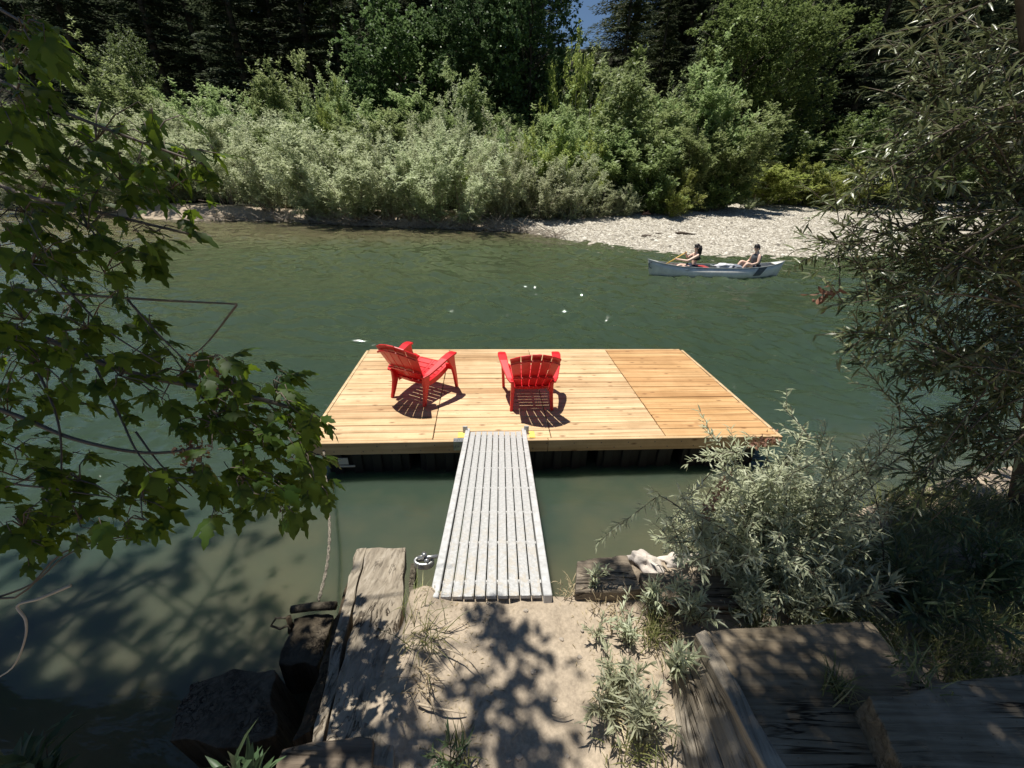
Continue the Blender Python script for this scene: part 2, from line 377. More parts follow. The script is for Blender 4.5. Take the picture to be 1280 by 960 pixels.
def foliage_from_twigs(name, mat, rng, O, Dr, Ln, per, leafL, leafW, shape, parent, spread=.8, clump=None, droop=0, up=0):
    """O,Dr,Ln: twig origins, directions, lengths -> leaves scattered along them"""
    m_ = len(O); idx = np.repeat(np.arange(m_), per); n_ = len(idx)
    s = rng.random(n_)
    P = O[idx] + Dr[idx]*(Ln[idx]*s)[:, None] + rng.normal(size=(n_, 3))*.012
    P[:, 2] -= droop*(Ln[idx]*s)**2
    D = nrm(Dr[idx]*.45 + rv(rng, n_)*spread); D[:, 2] *= .45; D[:, 2] += up - droop*s
    NN = nrm(rv(rng, n_)*.75 + np.array([-.1, -.25, 1]))
    rnd = np.clip((clump[idx] if clump is not None else .5)*.5 + rng.random(n_)*.5, 0, 1)
    return leaf_object(name, mat, P, D, NN, leafL*rng.uniform(.7, 1.25, n_), leafW*rng.uniform(.7, 1.25, n_), shape, rnd, parent)

def shrub(name, seed, mat, stem_mat, h=4, spread=2.2, stems=16, br=9, tw=6, per=12, leafL=.14, leafW=.045, lean=(0, 0), tl=.42, skirt=.0, shape='diamond', stems_r=.03, part='foliage'):
    rng = np.random.default_rng(seed); root = empty(name)
    th = rng.random(stems)*2*np.pi; rr = np.sqrt(rng.random(stems))*spread
    zt = h*(1-.55*(rr/spread)**2.2)*rng.uniform(.72, 1.0, stems); 
    A = np.stack([np.cos(th)*rr*.22, np.sin(th)*rr*.22, np.zeros(stems)], 1)
    Cc = np.stack([np.cos(th)*rr + lean[0], np.sin(th)*rr + lean[1], zt], 1)
    B = A*.6 + Cc*.4; B[:, 2] = Cc[:, 2]*rng.uniform(.55, .8, stems)
    mb = MB()
    for i in range(stems):
        q = bez(A[i], B[i], Cc[i], np.linspace(0, .9, 5)); mb.tube(q, list(np.linspace(stems_r, stems_r*.25, 5)), 5)
    # branches
    ib = np.repeat(np.arange(stems), br); t = rng.uniform(skirt, 1, len(ib))
    O = np.stack([bez(A[i], B[i], Cc[i], np.array([tt]))[0] for i, tt in zip(ib, t)])
    Dt = np.stack([dbez(A[i], B[i], Cc[i], np.array([tt]))[0] for i, tt in zip(ib, t)])
    out = O.copy(); out[:, 2] = 0; out = nrm(out)
    Db = nrm(Dt*.6 + rv(rng, len(ib))*.75 + out*.45 + np.array([0, 0, .15])); Lb = h*.17*rng.uniform(.6, 1.3, len(ib))
    for k in range(0, len(ib), 3): mb.tube([O[k], O[k]+Db[k]*Lb[k]], [stems_r*.35, stems_r*.12], 3)
    it = np.repeat(np.arange(len(ib)), tw); s = rng.random(len(it))
    O2 = O[it] + Db[it]*(Lb[it]*s)[:, None]; D2 = nrm(Db[it]*.7 + rv(rng, len(it))*.7 + np.array([0, 0, .35])); L2 = tl*rng.uniform(.5, 1.2, len(it))
    ok = O2[:, 2] > .03*h; O2, D2, L2, it = O2[ok], D2[ok], L2[ok], it[ok]
    cl = rng.random(len(ib))[it]
    mb.build('stems', stem_mat, root, smooth=True)
    foliage_from_twigs(part, mat, rng, O2, D2, L2, per, leafL, leafW, shape, root, clump=cl)
    root['h'] = h; root['w'] = spread*2
    return root

def broadleaf(name, seed, mat, bark, h=12, rad=4, base=.25, limbs=18, cl=9, tw=8, per=16, leafL=.22, leafW=.15, tr=.18, narrow=1.0, tl=.7, drp=0):
    rng = np.random.default_rng(seed); root = empty(name); mb = MB()
    pts = [Vector((math.sin(i*1.3+seed)*.12*i/3, math.cos(i*1.7+seed)*.12*i/3, h*.93*i/7)) for i in range(8)]
    mb.tube(pts, [tr*(1-.12*i) for i in range(8)], 8)
    O2 = []; D2 = []; L2 = []; C2 = []
    for i in range(limbs):
        f = (i+.5)/limbs; z0 = h*(base*.7 + (.9-base*.7)*f)
        a = i*2.4 + rng.random()*.8
        prof = math.sin(math.pi*min(1, (.12+.88*(1-f)))**.8)**.6 if f > .12 else .75
        R_ = rad*prof*narrow*rng.uniform(.7, 1.12); p0 = Vector((0, 0, z0*.82)); 
        p2 = Vector((math.cos(a)*R_, math.sin(a)*R_, min(h, z0 + R_*.35*rng.uniform(.3, 1.2)))); p1 = (p0+p2)/2 + Vector((0, 0, R_*.12))
        A, B, Cc = map(lambda q: np.array(q), (p0, p1, p2))
        mb.tube(bez(A, B, Cc, np.linspace(0, .95, 5)), list(np.linspace(tr*.35, tr*.06, 5)), 5)
        for j in range(cl):
            t = rng.uniform(.35, 1.0); cpos = bez(A, B, Cc, np.array([t]))[0] + rng.normal(size=3)*rad*.14
            cr_ = rad*.17*rng.uniform(.6, 1.3); cv = rng.random()
            d = rv(rng, tw); d[:, 2] = d[:, 2]*.8 + .15
            O2.append(cpos + d*cr_*rng.uniform(.2, 1, (tw, 1))); D2.append(nrm(d + rv(rng, tw)*.5)); L2.append(tl*rng.uniform(.4, 1.1, tw)); C2 += [cv]*tw
    mb.build('trunk', bark, root, smooth=True)
    foliage_from_twigs('crown', mat, rng, np.concatenate(O2), np.concatenate(D2), np.concatenate(L2), per, leafL, leafW, 'diamond', root, clump=np.array(C2), droop=drp)
    root['h'] = h; root['w'] = rad*2
    return root

def conifer(name, seed, mat, bark, h=24, rad=3.6, base=.05, whorls=46, per_w=6, leafL=.34, leafW=.09, tr=.3):
    rng = np.random.default_rng(seed); root = empty(name); mb = MB()
    mb.tube([(0, 0, h*i/6) for i in range(7)], [tr*(1-.155*i) for i in range(7)], 8)
    P = []; D = []; Cv = []
    for i in range(whorls):
        f = (i+rng.random())/whorls; z = h*(base+(1-base)*f); Rm = rad*(1-f)**.75*(.75+.5*rng.random())+.15
        for j in range(per_w):
            a = rng.random()*2*math.pi; r_ = Rm*rng.uniform(.6, 1.1); dr = np.array([math.cos(a), math.sin(a), 0]); sd = np.array([-dr[1], dr[0], 0])
            if j % 3 == 0: mb.tube([(0, 0, z), tuple(dr*r_*.9+np.array([0, 0, z-.12*r_]))], [tr*.14, .02], 3)
            m_ = int(26*r_)+6; t = rng.uniform(.12, 1, m_); wv = (1-t*.6)*r_*.32
            p_ = dr*(r_*t)[:, None] + sd*(rng.uniform(-1, 1, m_)*wv)[:, None]; p_[:, 2] += z + .10*r_*t - .32*r_*t*t + rng.normal(size=m_)*.07
            d_ = dr*.8 + sd*rng.uniform(-1, 1, (m_, 1))*.9 + np.array([0, 0, -.35]) + rng.normal(size=(m_, 3))*.3
            P.append(p_); D.append(d_); Cv.append(np.full(m_, rng.random()))
    P = np.concatenate(P); D = np.concatenate(D); Cv = np.concatenate(Cv); n_ = len(P)
    mb.build('trunk', bark, root, smooth=True)
    leaf_object('crown', mat, P, D, nrm(rv(rng, n_)*.8+np.array([0, 0, 1])), leafL*rng.uniform(.6, 1.3, n_), leafW*rng.uniform(.7, 1.4, n_), 'diamond', Cv*.5+rng.random(n_)*.5, root)
    root['h'] = h; root['w'] = rad*2
    return root
#@@TERRAIN
# ------------------------------------------------------------------ terrain and water
def vnoise(x, y, s, seed=0):
    rng = np.random.default_rng(seed); G = rng.random((64, 64)); xs = x*s; ys = y*s
    xi = np.floor(xs).astype(int); yi = np.floor(ys).astype(int); fx = xs-xi; fy = ys-yi
    fx = fx*fx*(3-2*fx); fy = fy*fy*(3-2*fy); g = lambda a, b: G[a % 64, b % 64]
    return (g(xi, yi)*(1-fx)*(1-fy)+g(xi+1, yi)*fx*(1-fy)+g(xi, yi+1)*(1-fx)*fy+g(xi+1, yi+1)*fx*fy)-.5
def sstep(a, b, x): t = np.clip((x-a)/(b-a), 0, 1); return t*t*(3-2*t)
def grid(name, xs, ys, fz, mat, kind='structure'):
    X, Y = np.meshgrid(xs, ys); Z = fz(X, Y); nx, ny = len(xs), len(ys)
    V = np.stack([X, Y, Z], -1).reshape(-1, 3)
    me = bpy.data.meshes.new(name); me.vertices.add(len(V)); me.vertices.foreach_set('co', V.astype(np.float32).ravel())
    i = np.arange(nx-1)[None, :] + (np.arange(ny-1)*nx)[:, None]; q = np.stack([i, i+1, i+nx+1, i+nx], -1).reshape(-1, 4)
    me.loops.add(q.size); me.loops.foreach_set('vertex_index', q.astype(np.int32).ravel())
    me.polygons.add(len(q)); me.polygons.foreach_set('loop_start', (np.arange(len(q))*4).astype(np.int32)); me.polygons.foreach_set('loop_total', np.full(len(q), 4, np.int32))
    me.polygons.foreach_set('use_smooth', [True]*len(q)); me.update(calc_edges=True)
    o = link(name, me, mat); o['kind'] = kind; return o

SHX = [-400, -60, -30, -21, -16, -8, -.25, 3.1, 7.6, 14.7, 30, 80, 400]
SHY = [60, 38, 29, 26.3, 27.6, 26.4, 25.8, 22.2, 18.5, 19.4, 23, 35, 70]
def shore(x): return np.interp(x, SHX, SHY)
def far_z(x, y):
    d = y - shore(x); right = sstep(-2, 4, x)
    zr = .077*d; zl = np.where(d > 0, .55*sstep(0, 1.6, d)+.055*d, .3*d)
    z = zl*(1-right)+zr*right; z = np.minimum(z, 1.9+.02*d)
    z = z + .52*np.clip(y-50, 0, 38) * sstep(50, 58, y)
    z = z + vnoise(x, y, .9, 1)*.10*np.clip(d, 0, 1) + vnoise(x, y, .2, 2)*.25*np.clip(d/6, 0, 1)
    return np.maximum(z, -2.5)
def gz(x, y): return float(far_z(np.array([[x]]), np.array([[y]]))[0, 0])
xs = np.concatenate([np.linspace(-400, -42, 30), np.linspace(-40, 45, 341), np.linspace(48, 400, 30)])
grid('gravel_bar', np.linspace(-1.5, 62, 420), np.linspace(15, 49, 230), lambda X, Y: far_z(X, Y)+.02*sstep(.5, 2, X), M['gravel'])
grid('far_bank_ground', xs, np.concatenate([np.linspace(14, 49, 150), np.linspace(50, 260, 60)]), lambda X, Y: far_z(X, Y)-.01, M['forestfloor'])
grid('left_beach', np.linspace(-32, -1.0, 260), np.linspace(24.5, 29.4, 60), lambda X, Y: far_z(X, Y)+.012, M['sand'])

def near_edge(x): return np.interp(x, [-8, -2.2, -1.4, -.62, -.50, .35, .42, 1.2, 1.6, 2.4, 4, 8], [.3, .35, .45, .55, 1.40, 1.42, 1.60, 1.66, 1.85, 2.1, 2.6, 4])
def near_z(x, y):
    e = near_edge(x) + vnoise(x, y, 4, 5)*.06; top = .85 + .05*sstep(.4, 1.2, x) + .30*sstep(.55, -.3, y)
    top = top + vnoise(x, y, 1.6, 6)*.05 + vnoise(x, y, 6, 7)*.022 + vnoise(x, y, 19, 8)*.008
    top = top + .05*np.exp(-((x+.42)/.07)**2)*sstep(.5, .9, y)
    for fx, fy, fa in ((-.12, 1.12, .1), (.12, .93, -.15), (.32, 1.18, .3), (.30, .72, 0), (-.2, .78, .2), (.5, 1.0, -.2), (.02, 1.28, .1)):
        u = (x-fx)*math.cos(fa)+(y-fy)*math.sin(fa); v_ = -(x-fx)*math.sin(fa)+(y-fy)*math.cos(fa); q_ = (u/.055)**2+(v_/.14)**2; top = top-.016*np.exp(-q_**2)+.007*np.exp(-(q_-1.6)**2*3)
    z = top*(1-sstep(-.02, .30, y-e)) + (-.6)*sstep(-.02, .30, y-e)
    return z - 1.0*sstep(.3, 1.5, y-e)
grid('ground', np.linspace(-9, 9, 560), np.linspace(-4, 4.6, 380), near_z, M['sand'])
# water surface: real ripples on a mesh that gets coarser with distance
def ripple(X, Y):
    rng = np.random.default_rng(7); Z = np.zeros_like(X)
    wx = vnoise(X, Y, .35, 21)*1.2; wy = vnoise(X, Y, .35, 22)*1.2
    for k in range(84):
        lam = .15*(11**rng.random()**1.15); a = rng.normal()*.75 + (1.35 if k % 3 else .3); kk = 2*np.pi/lam
        far_ok = np.clip((lam - .0045*np.maximum(Y, 1)*2.2)/.12, 0, 1)
        Z += (.0190 if lam > .5 else .0320)*lam/6.28*1.45*far_ok*np.sin(kk*(np.cos(a)*(X+wx)+np.sin(a)*(Y+wy))+rng.random()*6.28)
    amp = .45+2.1*np.clip(vnoise(X*.35, Y, .45, 23)+.35, 0, 1)
    calm = .04+.96*sstep(2.8, 5.0, Y)
    calm = np.maximum(calm, .05+.95*sstep(2.3, 3.6, np.abs(X+.3))*sstep(2.3, 3.8, Y))
    return Z*amp*calm*sstep(0, 2, shore(X)+.3-Y+1.2)
nu, ny_ = 720, 760
sv = np.linspace(-1, 1, nu); yv = np.concatenate([np.linspace(-5, 2, 40), np.geomspace(2.01, 75, ny_-40)])
SV, Yg = np.meshgrid(sv, yv); Xg = 2.4*(np.maximum(Yg, 0)+4)*SV*(.45+.55*np.abs(SV)**1.5)
Zg = ripple(Xg, Yg); V = np.stack([Xg, Yg, Zg], -1).reshape(-1, 3)
me = bpy.data.meshes.new('river_water'); me.vertices.add(len(V)); me.vertices.foreach_set('co', V.astype(np.float32).ravel())
i = np.arange(nu-1)[None, :] + (np.arange(ny_-1)*nu)[:, None]; q = np.stack([i, i+1, i+nu+1, i+nu], -1).reshape(-1, 4)
me.loops.add(q.size); me.loops.foreach_set('vertex_index', q.astype(np.int32).ravel()); me.polygons.add(len(q))
me.polygons.foreach_set('loop_start', (np.arange(len(q))*4).astype(np.int32)); me.polygons.foreach_set('loop_total', np.full(len(q), 4, np.int32))
me.polygons.foreach_set('use_smooth', [True]*len(q)); me.update(calc_edges=True)
wo = link('river_water', me, M['water']); wo['kind'] = 'structure'
#@@FAR
# ------------------------------------------------------------------ far bank vegetation
random.seed(4)
protos = {}
def P_(key, fn): protos[key] = dict(obj=fn, used=False)
P_('silver1', shrub('willow_bush', 11, M['l_silver'], M['stick'], h=4, spread=2.6, stems=22, br=12, tw=6, per=13, leafL=.17, leafW=.05))
P_('silver2', shrub('willow_bush', 12, M['l_silver'], M['stick'], h=4, spread=2.3, stems=18, br=13, tw=6, per=13, leafL=.16, leafW=.05, lean=(.5, -.3)))
P_('silver3', shrub('willow_bush', 13, M['l_silver'], M['stick'], h=4, spread=2.9, stems=24, br=11, tw=6, per=13, leafL=.17, leafW=.048, lean=(-.4, -.4)))
P_('willow1', shrub('willow_tree', 21, M['l_willow'], M['bark_pale'], h=6, spread=2.3, stems=18, br=14, tw=7, per=14, leafL=.20, leafW=.08, tl=.5))
P_('willow2', shrub('willow_tree', 22, M['l_willow'], M['bark_pale'], h=6, spread=2.6, stems=20, br=13, tw=7, per=14, leafL=.19, leafW=.075, tl=.5, lean=(1.0, 0)))
P_('yellow1', shrub('yellow_bush', 31, M['l_yellow'], M['stick'], h=3, spread=1.9, stems=16, br=12, tw=6, per=13, leafL=.15, leafW=.06, tl=.35))
P_('yellow2', shrub('yellow_bush', 32, M['l_yellow'], M['stick'], h=3, spread=2.1, stems=18, br=11, tw=6, per=13, leafL=.15, leafW=.06, tl=.35, lean=(.3, 0)))
P_('green1', shrub('green_bush', 41, M['l_olive'], M['bark_pale'], h=3, spread=2.1, stems=17, br=12, tw=6, per=14, leafL=.15, leafW=.08, tl=.35))
P_('dark1', broadleaf('cottonwood_tree', 51, M['l_dark'], M['bark'], h=16, rad=4.5, base=.08, limbs=34, cl=9, tw=9, per=13, leafL=.24, leafW=.17))
P_('maple1', broadleaf('maple_tree', 52, M['l_green'], M['bark'], h=11, rad=4.2, base=.10, limbs=26, cl=10, tw=9, per=14, leafL=.24, leafW=.19))
P_('olive1', broadleaf('alder_tree', 53, M['l_olive'], M['bark'], h=16, rad=4.2, base=.08, limbs=32, cl=9, tw=9, per=14, leafL=.22, leafW=.14, drp=.2))
P_('con1', conifer('conifer_tree', 61, M['l_conifer'], M['bark'], h=26, rad=4.0))
P_('con2', conifer('conifer_tree', 62, M['l_conifer'], M['bark'], h=26, rad=3.2, whorls=52))
P_('con3', conifer('redwood_tree', 63, M['l_conifer_l'], M['bark'], h=24, rad=3.8, whorls=50))

def place(key, px, y, top, wpx, label, cat, group=None, name=None, sink=.1, wf=1.0):
    pr = protos[key]
    o = pr['obj'] if not pr['used'] else copy_tree(pr['obj']); pr['used'] = True
    b = aty(px, top, y); x = b.x; g = gz(x, y); h = max(.8, b.z - g + sink)
    dep = (Vector((x, y, g+h*.5))-CAM).dot(FW); wid = wpx*dep/F_PX
    sz = h/pr['obj']['h'] if 'h' in pr['obj'] else 1; sw = wid/pr['obj']['w']
    o.location = (x, y, g-sink); o.scale = (sw, sw, sz); o.rotation_euler = (0, 0, random.uniform(0, 6.28))
    tag(o, label, cat, group); return o

ORD = ['first', 'second', 'third', 'fourth', 'fifth', 'sixth', 'seventh', 'eighth', 'ninth', 'tenth', 'eleventh', 'twelfth', 'thirteenth', 'fourteenth']
# front row at the waterline (px, y, top_px, width_px)
front = [(20, 30, 165, 120), (90, 29.8, 170, 110), (150, 30.6, 165, 110), (205, 31.4, 160, 90), (262, 31.0, 150, 105), (318, 30.0, 128, 110), (372, 28.4, 150, 110), (425, 28.3, 158, 110), (480, 28.2, 150, 115), (530, 27.9, 160, 105), (580, 27.6, 150, 110),
         (628, 28.2, 165, 100), (672, 29.0, 185, 85), (712, 29.2, 205, 70), (752, 29.6, 215, 60), (785, 29.4, 232, 38)]
ORD += ['fifteenth', 'sixteenth']
for i, (px, y, t, wp) in enumerate(front):
    place(['silver1', 'silver2', 'silver3'][i % 3], px, y-.9, t+[0, 18, -12, 8, -18, 14, 0, -10, 12][i % 9], wp*[1.15, .9, 1.25, 1.0, 1.3][i % 5], f'silver grey willow bush leaning over the waterline, {ORD[i]} from the left', 'willow bush', 'silver willows along the far waterline')
second = [(40, 34, 120, 130), (105, 34.5, 105, 130), (175, 34, 125, 110), (240, 33.5, 125, 100), (340, 33, 112, 110), (400, 32.5, 128, 100), (455, 32.5, 118, 110), (515, 32, 122, 100), (565, 32, 112, 100), (620, 31.5, 125, 90)]
for i, (px, y, t, wp) in enumerate(second):
    place(['silver2', 'willow1', 'silver1', 'silver3', 'willow2'][i % 5], px, y, t+18+[0, 10, -14, 6][i % 4], wp, f'pale willow bush set back behind the waterline row, {ORD[i]} from the left edge', 'willow bush', 'pale willows behind the waterline row')
yl = [(612, 29.8, 172, 75, 'yellow1'), (655, 29.5, 165, 80, 'yellow2'), (700, 30.5, 160, 85, 'yellow1'), (742, 31.0, 172, 80, 'yellow2'), (735, 30.2, 195, 60, 'yellow1'), (858, 30.2, 208, 60, 'yellow2'), (845, 28.6, 232, 40, 'yellow1')]
ylab = ['yellow green bush behind the silver willows, left end of the yellow patch', 'bright yellow green bush in the middle of the yellow patch above the silver willows',
        'wide yellow green bush right of middle in the yellow patch', 'yellow green bush at the right end of the patch beside the dark willow',
        'low yellow green bush squeezed between silver willows and gravel bar', 'light green bush on the gravel edge, left of the dark round bush', 'small pale green bush low on the gravel edge']
for (px, y, t, wp, k), lb in zip(yl, ylab): place(k, px, y, t, wp, lb, 'bush')
gr = [(900, 33, 200, 80, 'green1', 'dark green round bush at the back of the gravel bar'),
      (965, 38, 195, 100, 'yellow1', 'bright green low bush along the gravel top, left one of three'),
      (1015, 38, 198, 90, 'yellow2', 'bright green low bush along the gravel top, middle one of three'),
      (1065, 38, 200, 100, 'yellow1', 'bright green low bush along the gravel top, right one of three'),
      (985, 42, 160, 120, 'green1', 'dull green bush mound behind the bright bushes, under the alder tree'),
      (1055, 44, 165, 130, 'green1', 'dull green bush mound in front of the black conifers'),
      (1120, 42, 140, 130, 'green1', 'green bush rising toward the near willow on the right'),
      (1190, 42, 150, 130, 'green1', 'green bush mostly hidden behind the near dark willow'),
      (820, 29.5, 215, 70, 'green1', 'olive green bush at the left end of the gravel slope')]
for px, y, t, wp, k, lb in gr: place(k, px, y, t, wp, lb, 'bush')
# mid green willow / cottonwood saplings on the right of centre
mid = [(680, 37, 120, 110, 'willow1', 'leafy young willow left of the yellow topped maple'),
       (740, 36, 108, 110, 'willow2', 'young willow with pale leaf tips in front of the sky gap'),
       (800, 35, 62, 120, 'willow1', 'tallest green willow with pointed crown right of the sky gap'),
       (845, 37, 80, 90, 'willow2', 'green willow beside the tallest pointed one'),
       (890, 36, 78, 110, 'willow2', 'wind swept light green willow with leaning rounded top'),
       (930, 34, 105, 110, 'willow1', 'broad green willow at the right end of the sapling row'),
       (805, 31.5, 140, 110, 'willow1', 'dark shaded willow standing lower in front of the tall pointed one'),
       (880, 32, 140, 100, 'willow2', 'green willow above the back edge of the gravel bar'),
       (700, 33, 140, 90, 'willow2', 'green willow rising behind the yellow green bushes'),
       (760, 32, 150, 90, 'willow1', 'green willow between yellow bushes and gravel bar'),
       (590, 39, 70, 90, 'willow1', 'light green sapling at the left side of the dark cottonwood'),
       (345, 39, 55, 85, 'willow1', 'tall bright green sapling left of the round maple'),
       (385, 38, 85, 80, 'willow2', 'green sapling behind silver willows, next to the bright tall one'),
       (160, 40, 72, 110, 'willow2', 'green willow clump standing before the black forest on the left'),
       (225, 40, 88, 100, 'willow1', 'right hand willow of the clump before the black forest'),
       (145, 46, 28, 60, 'olive1', 'small olive tree lit against the black forest on the left'),
       (495, 37, 112, 110, 'willow1', 'green willow in front of the round maple trunk'),
       (560, 36, 115, 90, 'willow2', 'green willow between round maple and dark cottonwood'),
       (455, 36, 118, 70, 'willow2', 'small green willow below the left side of the round maple'),
       (290, 38, 105, 70, 'willow1', 'green willow rising out of the silver bushes on the left')]
for px, y, t, wp, k, lb in mid: place(k, px, y, t, wp, lb, 'tree' if k == 'olive1' else 'willow tree')
place('yellow1', 415, 36, 98, 45, 'small yellow maple sapling in front of the dark forest', 'sapling')
place('yellow2', 728, 40, 55, 75, 'yellow tipped maple below the blue sky gap', 'tree')
place('maple1', 495, 45, 2, 135, 'round crowned green maple before the dark conifers', 'maple tree')
place('dark1', 600, 46, -70, 130, 'tall dark cottonwood, left one of the pair beside the sky gap', 'cottonwood tree')
place('dark1', 670, 45, -150, 138, 'tall dark cottonwood, right one of the pair beside the sky gap', 'cottonwood tree')
place('olive1', 960, 44, -40, 130, 'tall olive alder with glittering leaves left of the black conifers', 'alder tree')
place('olive1', 1020, 46, -20, 120, 'olive alder right beside the black conifers', 'alder tree')
place('con3', 800, 50, -90, 125, 'brown green conifer just right of the sky gap', 'conifer')
place('con3', 742, 60, 58, 150, 'low conifer below the blue sky gap', 'conifer')
place('green1', 705, 47, 75, 130, 'rounded green bush under the left side of the sky gap', 'bush')
place('green1', 765, 47, 70, 130, 'rounded green bush under the right side of the sky gap', 'bush')
place('con3', 842, 52, -20, 95, 'brown green conifer second to the right of the sky gap', 'conifer')
place('willow1', 752, 43, 52, 80, 'green willow crown just below the blue sky gap', 'willow tree')
place('con3', 892, 47, 10, 85, 'drooping conifer between willow tops and alder', 'conifer')
place('con3', 405, 56, -60, 120, 'grey green conifer behind the bright saplings left of the maple', 'conifer')
con = [(-60, 58), (15, 55), (70, 60), (130, 57), (190, 61), (250, 56), (305, 60), (350, 58), (450, 58), (520, 60), (575, 62), (640, 64), (848, 66), (880, 62), (945, 60), (1000, 60), (1060, 54), (1110, 58), (1165, 54), (1225, 58), (1290, 55), (1350, 58)]
for i, (px, y) in enumerate(con):
    place(['con1', 'con2'][i % 2], px, y, -150 if not 820 < px < 890 else -60, 140, 'nearly black conifer in the dark forest wall behind the river trees', 'conifer', 'black conifers of the forest wall')
for i, (px, y) in enumerate([(-20, 76), (60, 74), (140, 78), (220, 75), (300, 77), (380, 74), (460, 78), (540, 75), (620, 78), (930, 76), (1010, 78), (1090, 74), (1170, 78), (1250, 75), (1330, 78)]):
    place(['con2', 'con1'][i % 2], px, y, -160, 165, 'nearly black conifer in the dark forest wall behind the river trees', 'conifer', 'black conifers of the forest wall')
for i, px in enumerate(range(-60, 1400, 55)):
    if not 690 < px < 790: place(['con1', 'con2'][i % 2], px, 92, -170, 150, 'nearly black conifer in the dark forest wall behind the river trees', 'conifer', 'black conifers of the forest wall')
# under-storey that closes the foot of the forest
for i, px in enumerate(range(-20, 1300, 75)):
    place('green1', px, 48+(i*37 % 5), 128+(i*53 % 30), 120, 'shaded undergrowth bush at the foot of the dark forest', 'bush', 'shaded undergrowth bushes at the forest foot')
# pale dead sticks along the waterline
rng = np.random.default_rng(77)
for k in range(13):
    mb = MB(); x0 = -19 + k*1.7
    for q in range(60):
        x = x0+rng.uniform(-1.2, 1.2); y = float(shore(np.array(x)))+rng.uniform(-.75, .3); a = rng.uniform(0, 6.28); l_ = rng.uniform(.5, 1.5)
        e = np.array([math.cos(a)*l_, math.sin(a)*l_*.6-.2, rng.uniform(-.05, .7)*l_]); b0 = np.array([x, y, max(.02, gz(x, y))])
        mb.tube([b0, b0+e*.5+rng.normal(size=3)*.06, b0+e], [.026, .018, .008], 4)
    o = mb.build('driftwood_sticks', M['stick']); tag(o, f'tangle of bleached dead branches at the far waterline, {ORD[k]} from the left beach', 'driftwood', 'dead branch tangles on the waterline')
# beach things
def lumpy(name, mat, loc, size, seed, label, cat, group=None, sub=2, amp=.25, rz=0, parent=None):
    mb = MB(); n1, n2 = 26, 15; vs = []
    for j in range(n2+1):
        for i in range(n1):
            a = 2*math.pi*i/n1; b = math.pi*j/n2-math.pi/2
            v = Vector((math.cos(a)*math.cos(b), math.sin(a)*math.cos(b), math.sin(b)))
            k = 1+amp*mnoise.noise(v*1.7+Vector((seed, seed*2, 0)))*1.6+amp*.5*abs(mnoise.noise(v*4.5+Vector((seed, 0, seed))))-amp*.25*mnoise.noise(v*9); vs.append((v.x*k*size[0], v.y*k*size[1], v.z*k*size[2]))
    fs = [(j*n1+i, j*n1+(i+1) % n1, (j+1)*n1+(i+1) % n1, (j+1)*n1+i) for j in range(n2) for i in range(n1)]
    mb.add(vs, fs); o = mb.build(name, mat, parent, smooth=True, sub=1); o.location = loc; o.rotation_euler = (0, 0, rz)
    if label: tag(o, label, cat, group)
    return o
def onbar(px, py):
    d = ray(px, py)
    for i in range(200):
        y = 15+i*.15; P = CAM+d*(y/d.y)
        if P.z < gz(P.x, y): return Vector((P.x, P.y, gz(P.x, y)))
    return P
q = onbar(855, 294); mb = MB(); mb.tube([q+Vector((-.55, 0, .06)), q+Vector((-.2, .03, .10)), q+Vector((.2, -.02, .08)), q+Vector((.6, .02, .05))], [.05, .085, .06, .02], 7)
mb.tube([q+Vector((-.3, 0, .1)), q+Vector((-.55, -.1, .17))], [.03, .008], 5)
tag(mb.build('driftwood_log', M['drift'], smooth=True), 'small dark driftwood log lying on the gravel above the canoe', 'log')
q = onbar(808, 270); cs = empty('driftwood_stump', q); tag(cs, 'reddish broken driftwood piece beside the last silver bush on the gravel', 'driftwood')
mb = MB(); mb.tube([(-.35, 0, .05), (-.05, .03, .16), (.25, 0, .12)], [.05, .10, .04], 7); mb.tube([(0, 0, .1), (.1, 0, .35)], [.05, .02], 5); mb.tube([(-.1, 0, .1), (-.25, .05, .32)], [.04, .015], 5)
mb.build('wood', flat_mat('reddish_wood', (.34, .17, .11), .85, nscale=10), cs, smooth=True)
for i, (px, py, s) in enumerate([(808, 296, .16), (823, 293, .1), (835, 281, .1), (930, 275, .09)]):
    lumpy('stone', M['drift'] if i < 2 else M['stick'], onbar(px, py)+Vector((0, 0, s*.2)), (s*1.6, s, s*.5), i+3, ['flat grey brown stone near the water left of the driftwood log', 'small dark stone just left of the driftwood log', 'pale stone on the gravel under the green bushes', 'pale stone in the middle of the gravel bar'][i], 'stone')
for i, (px, py, h_, mk) in enumerate([(850, 262, .5, 'silver1'), (935, 262, .9, 'silver2'), (870, 258, .5, 'silver3')]):
    o = copy_tree(protos[mk]['obj']); q = onbar(px, py); o.location = q; s = h_/4; o.scale = (s*1.3, s*1.3, s)
    tag(o, ['small grey shrub on the gravel in front of the light green bush', 'wispy dry willow seedling alone on the gravel top', 'low dry shrub on the gravel before the dark round bush'][i], 'shrub')
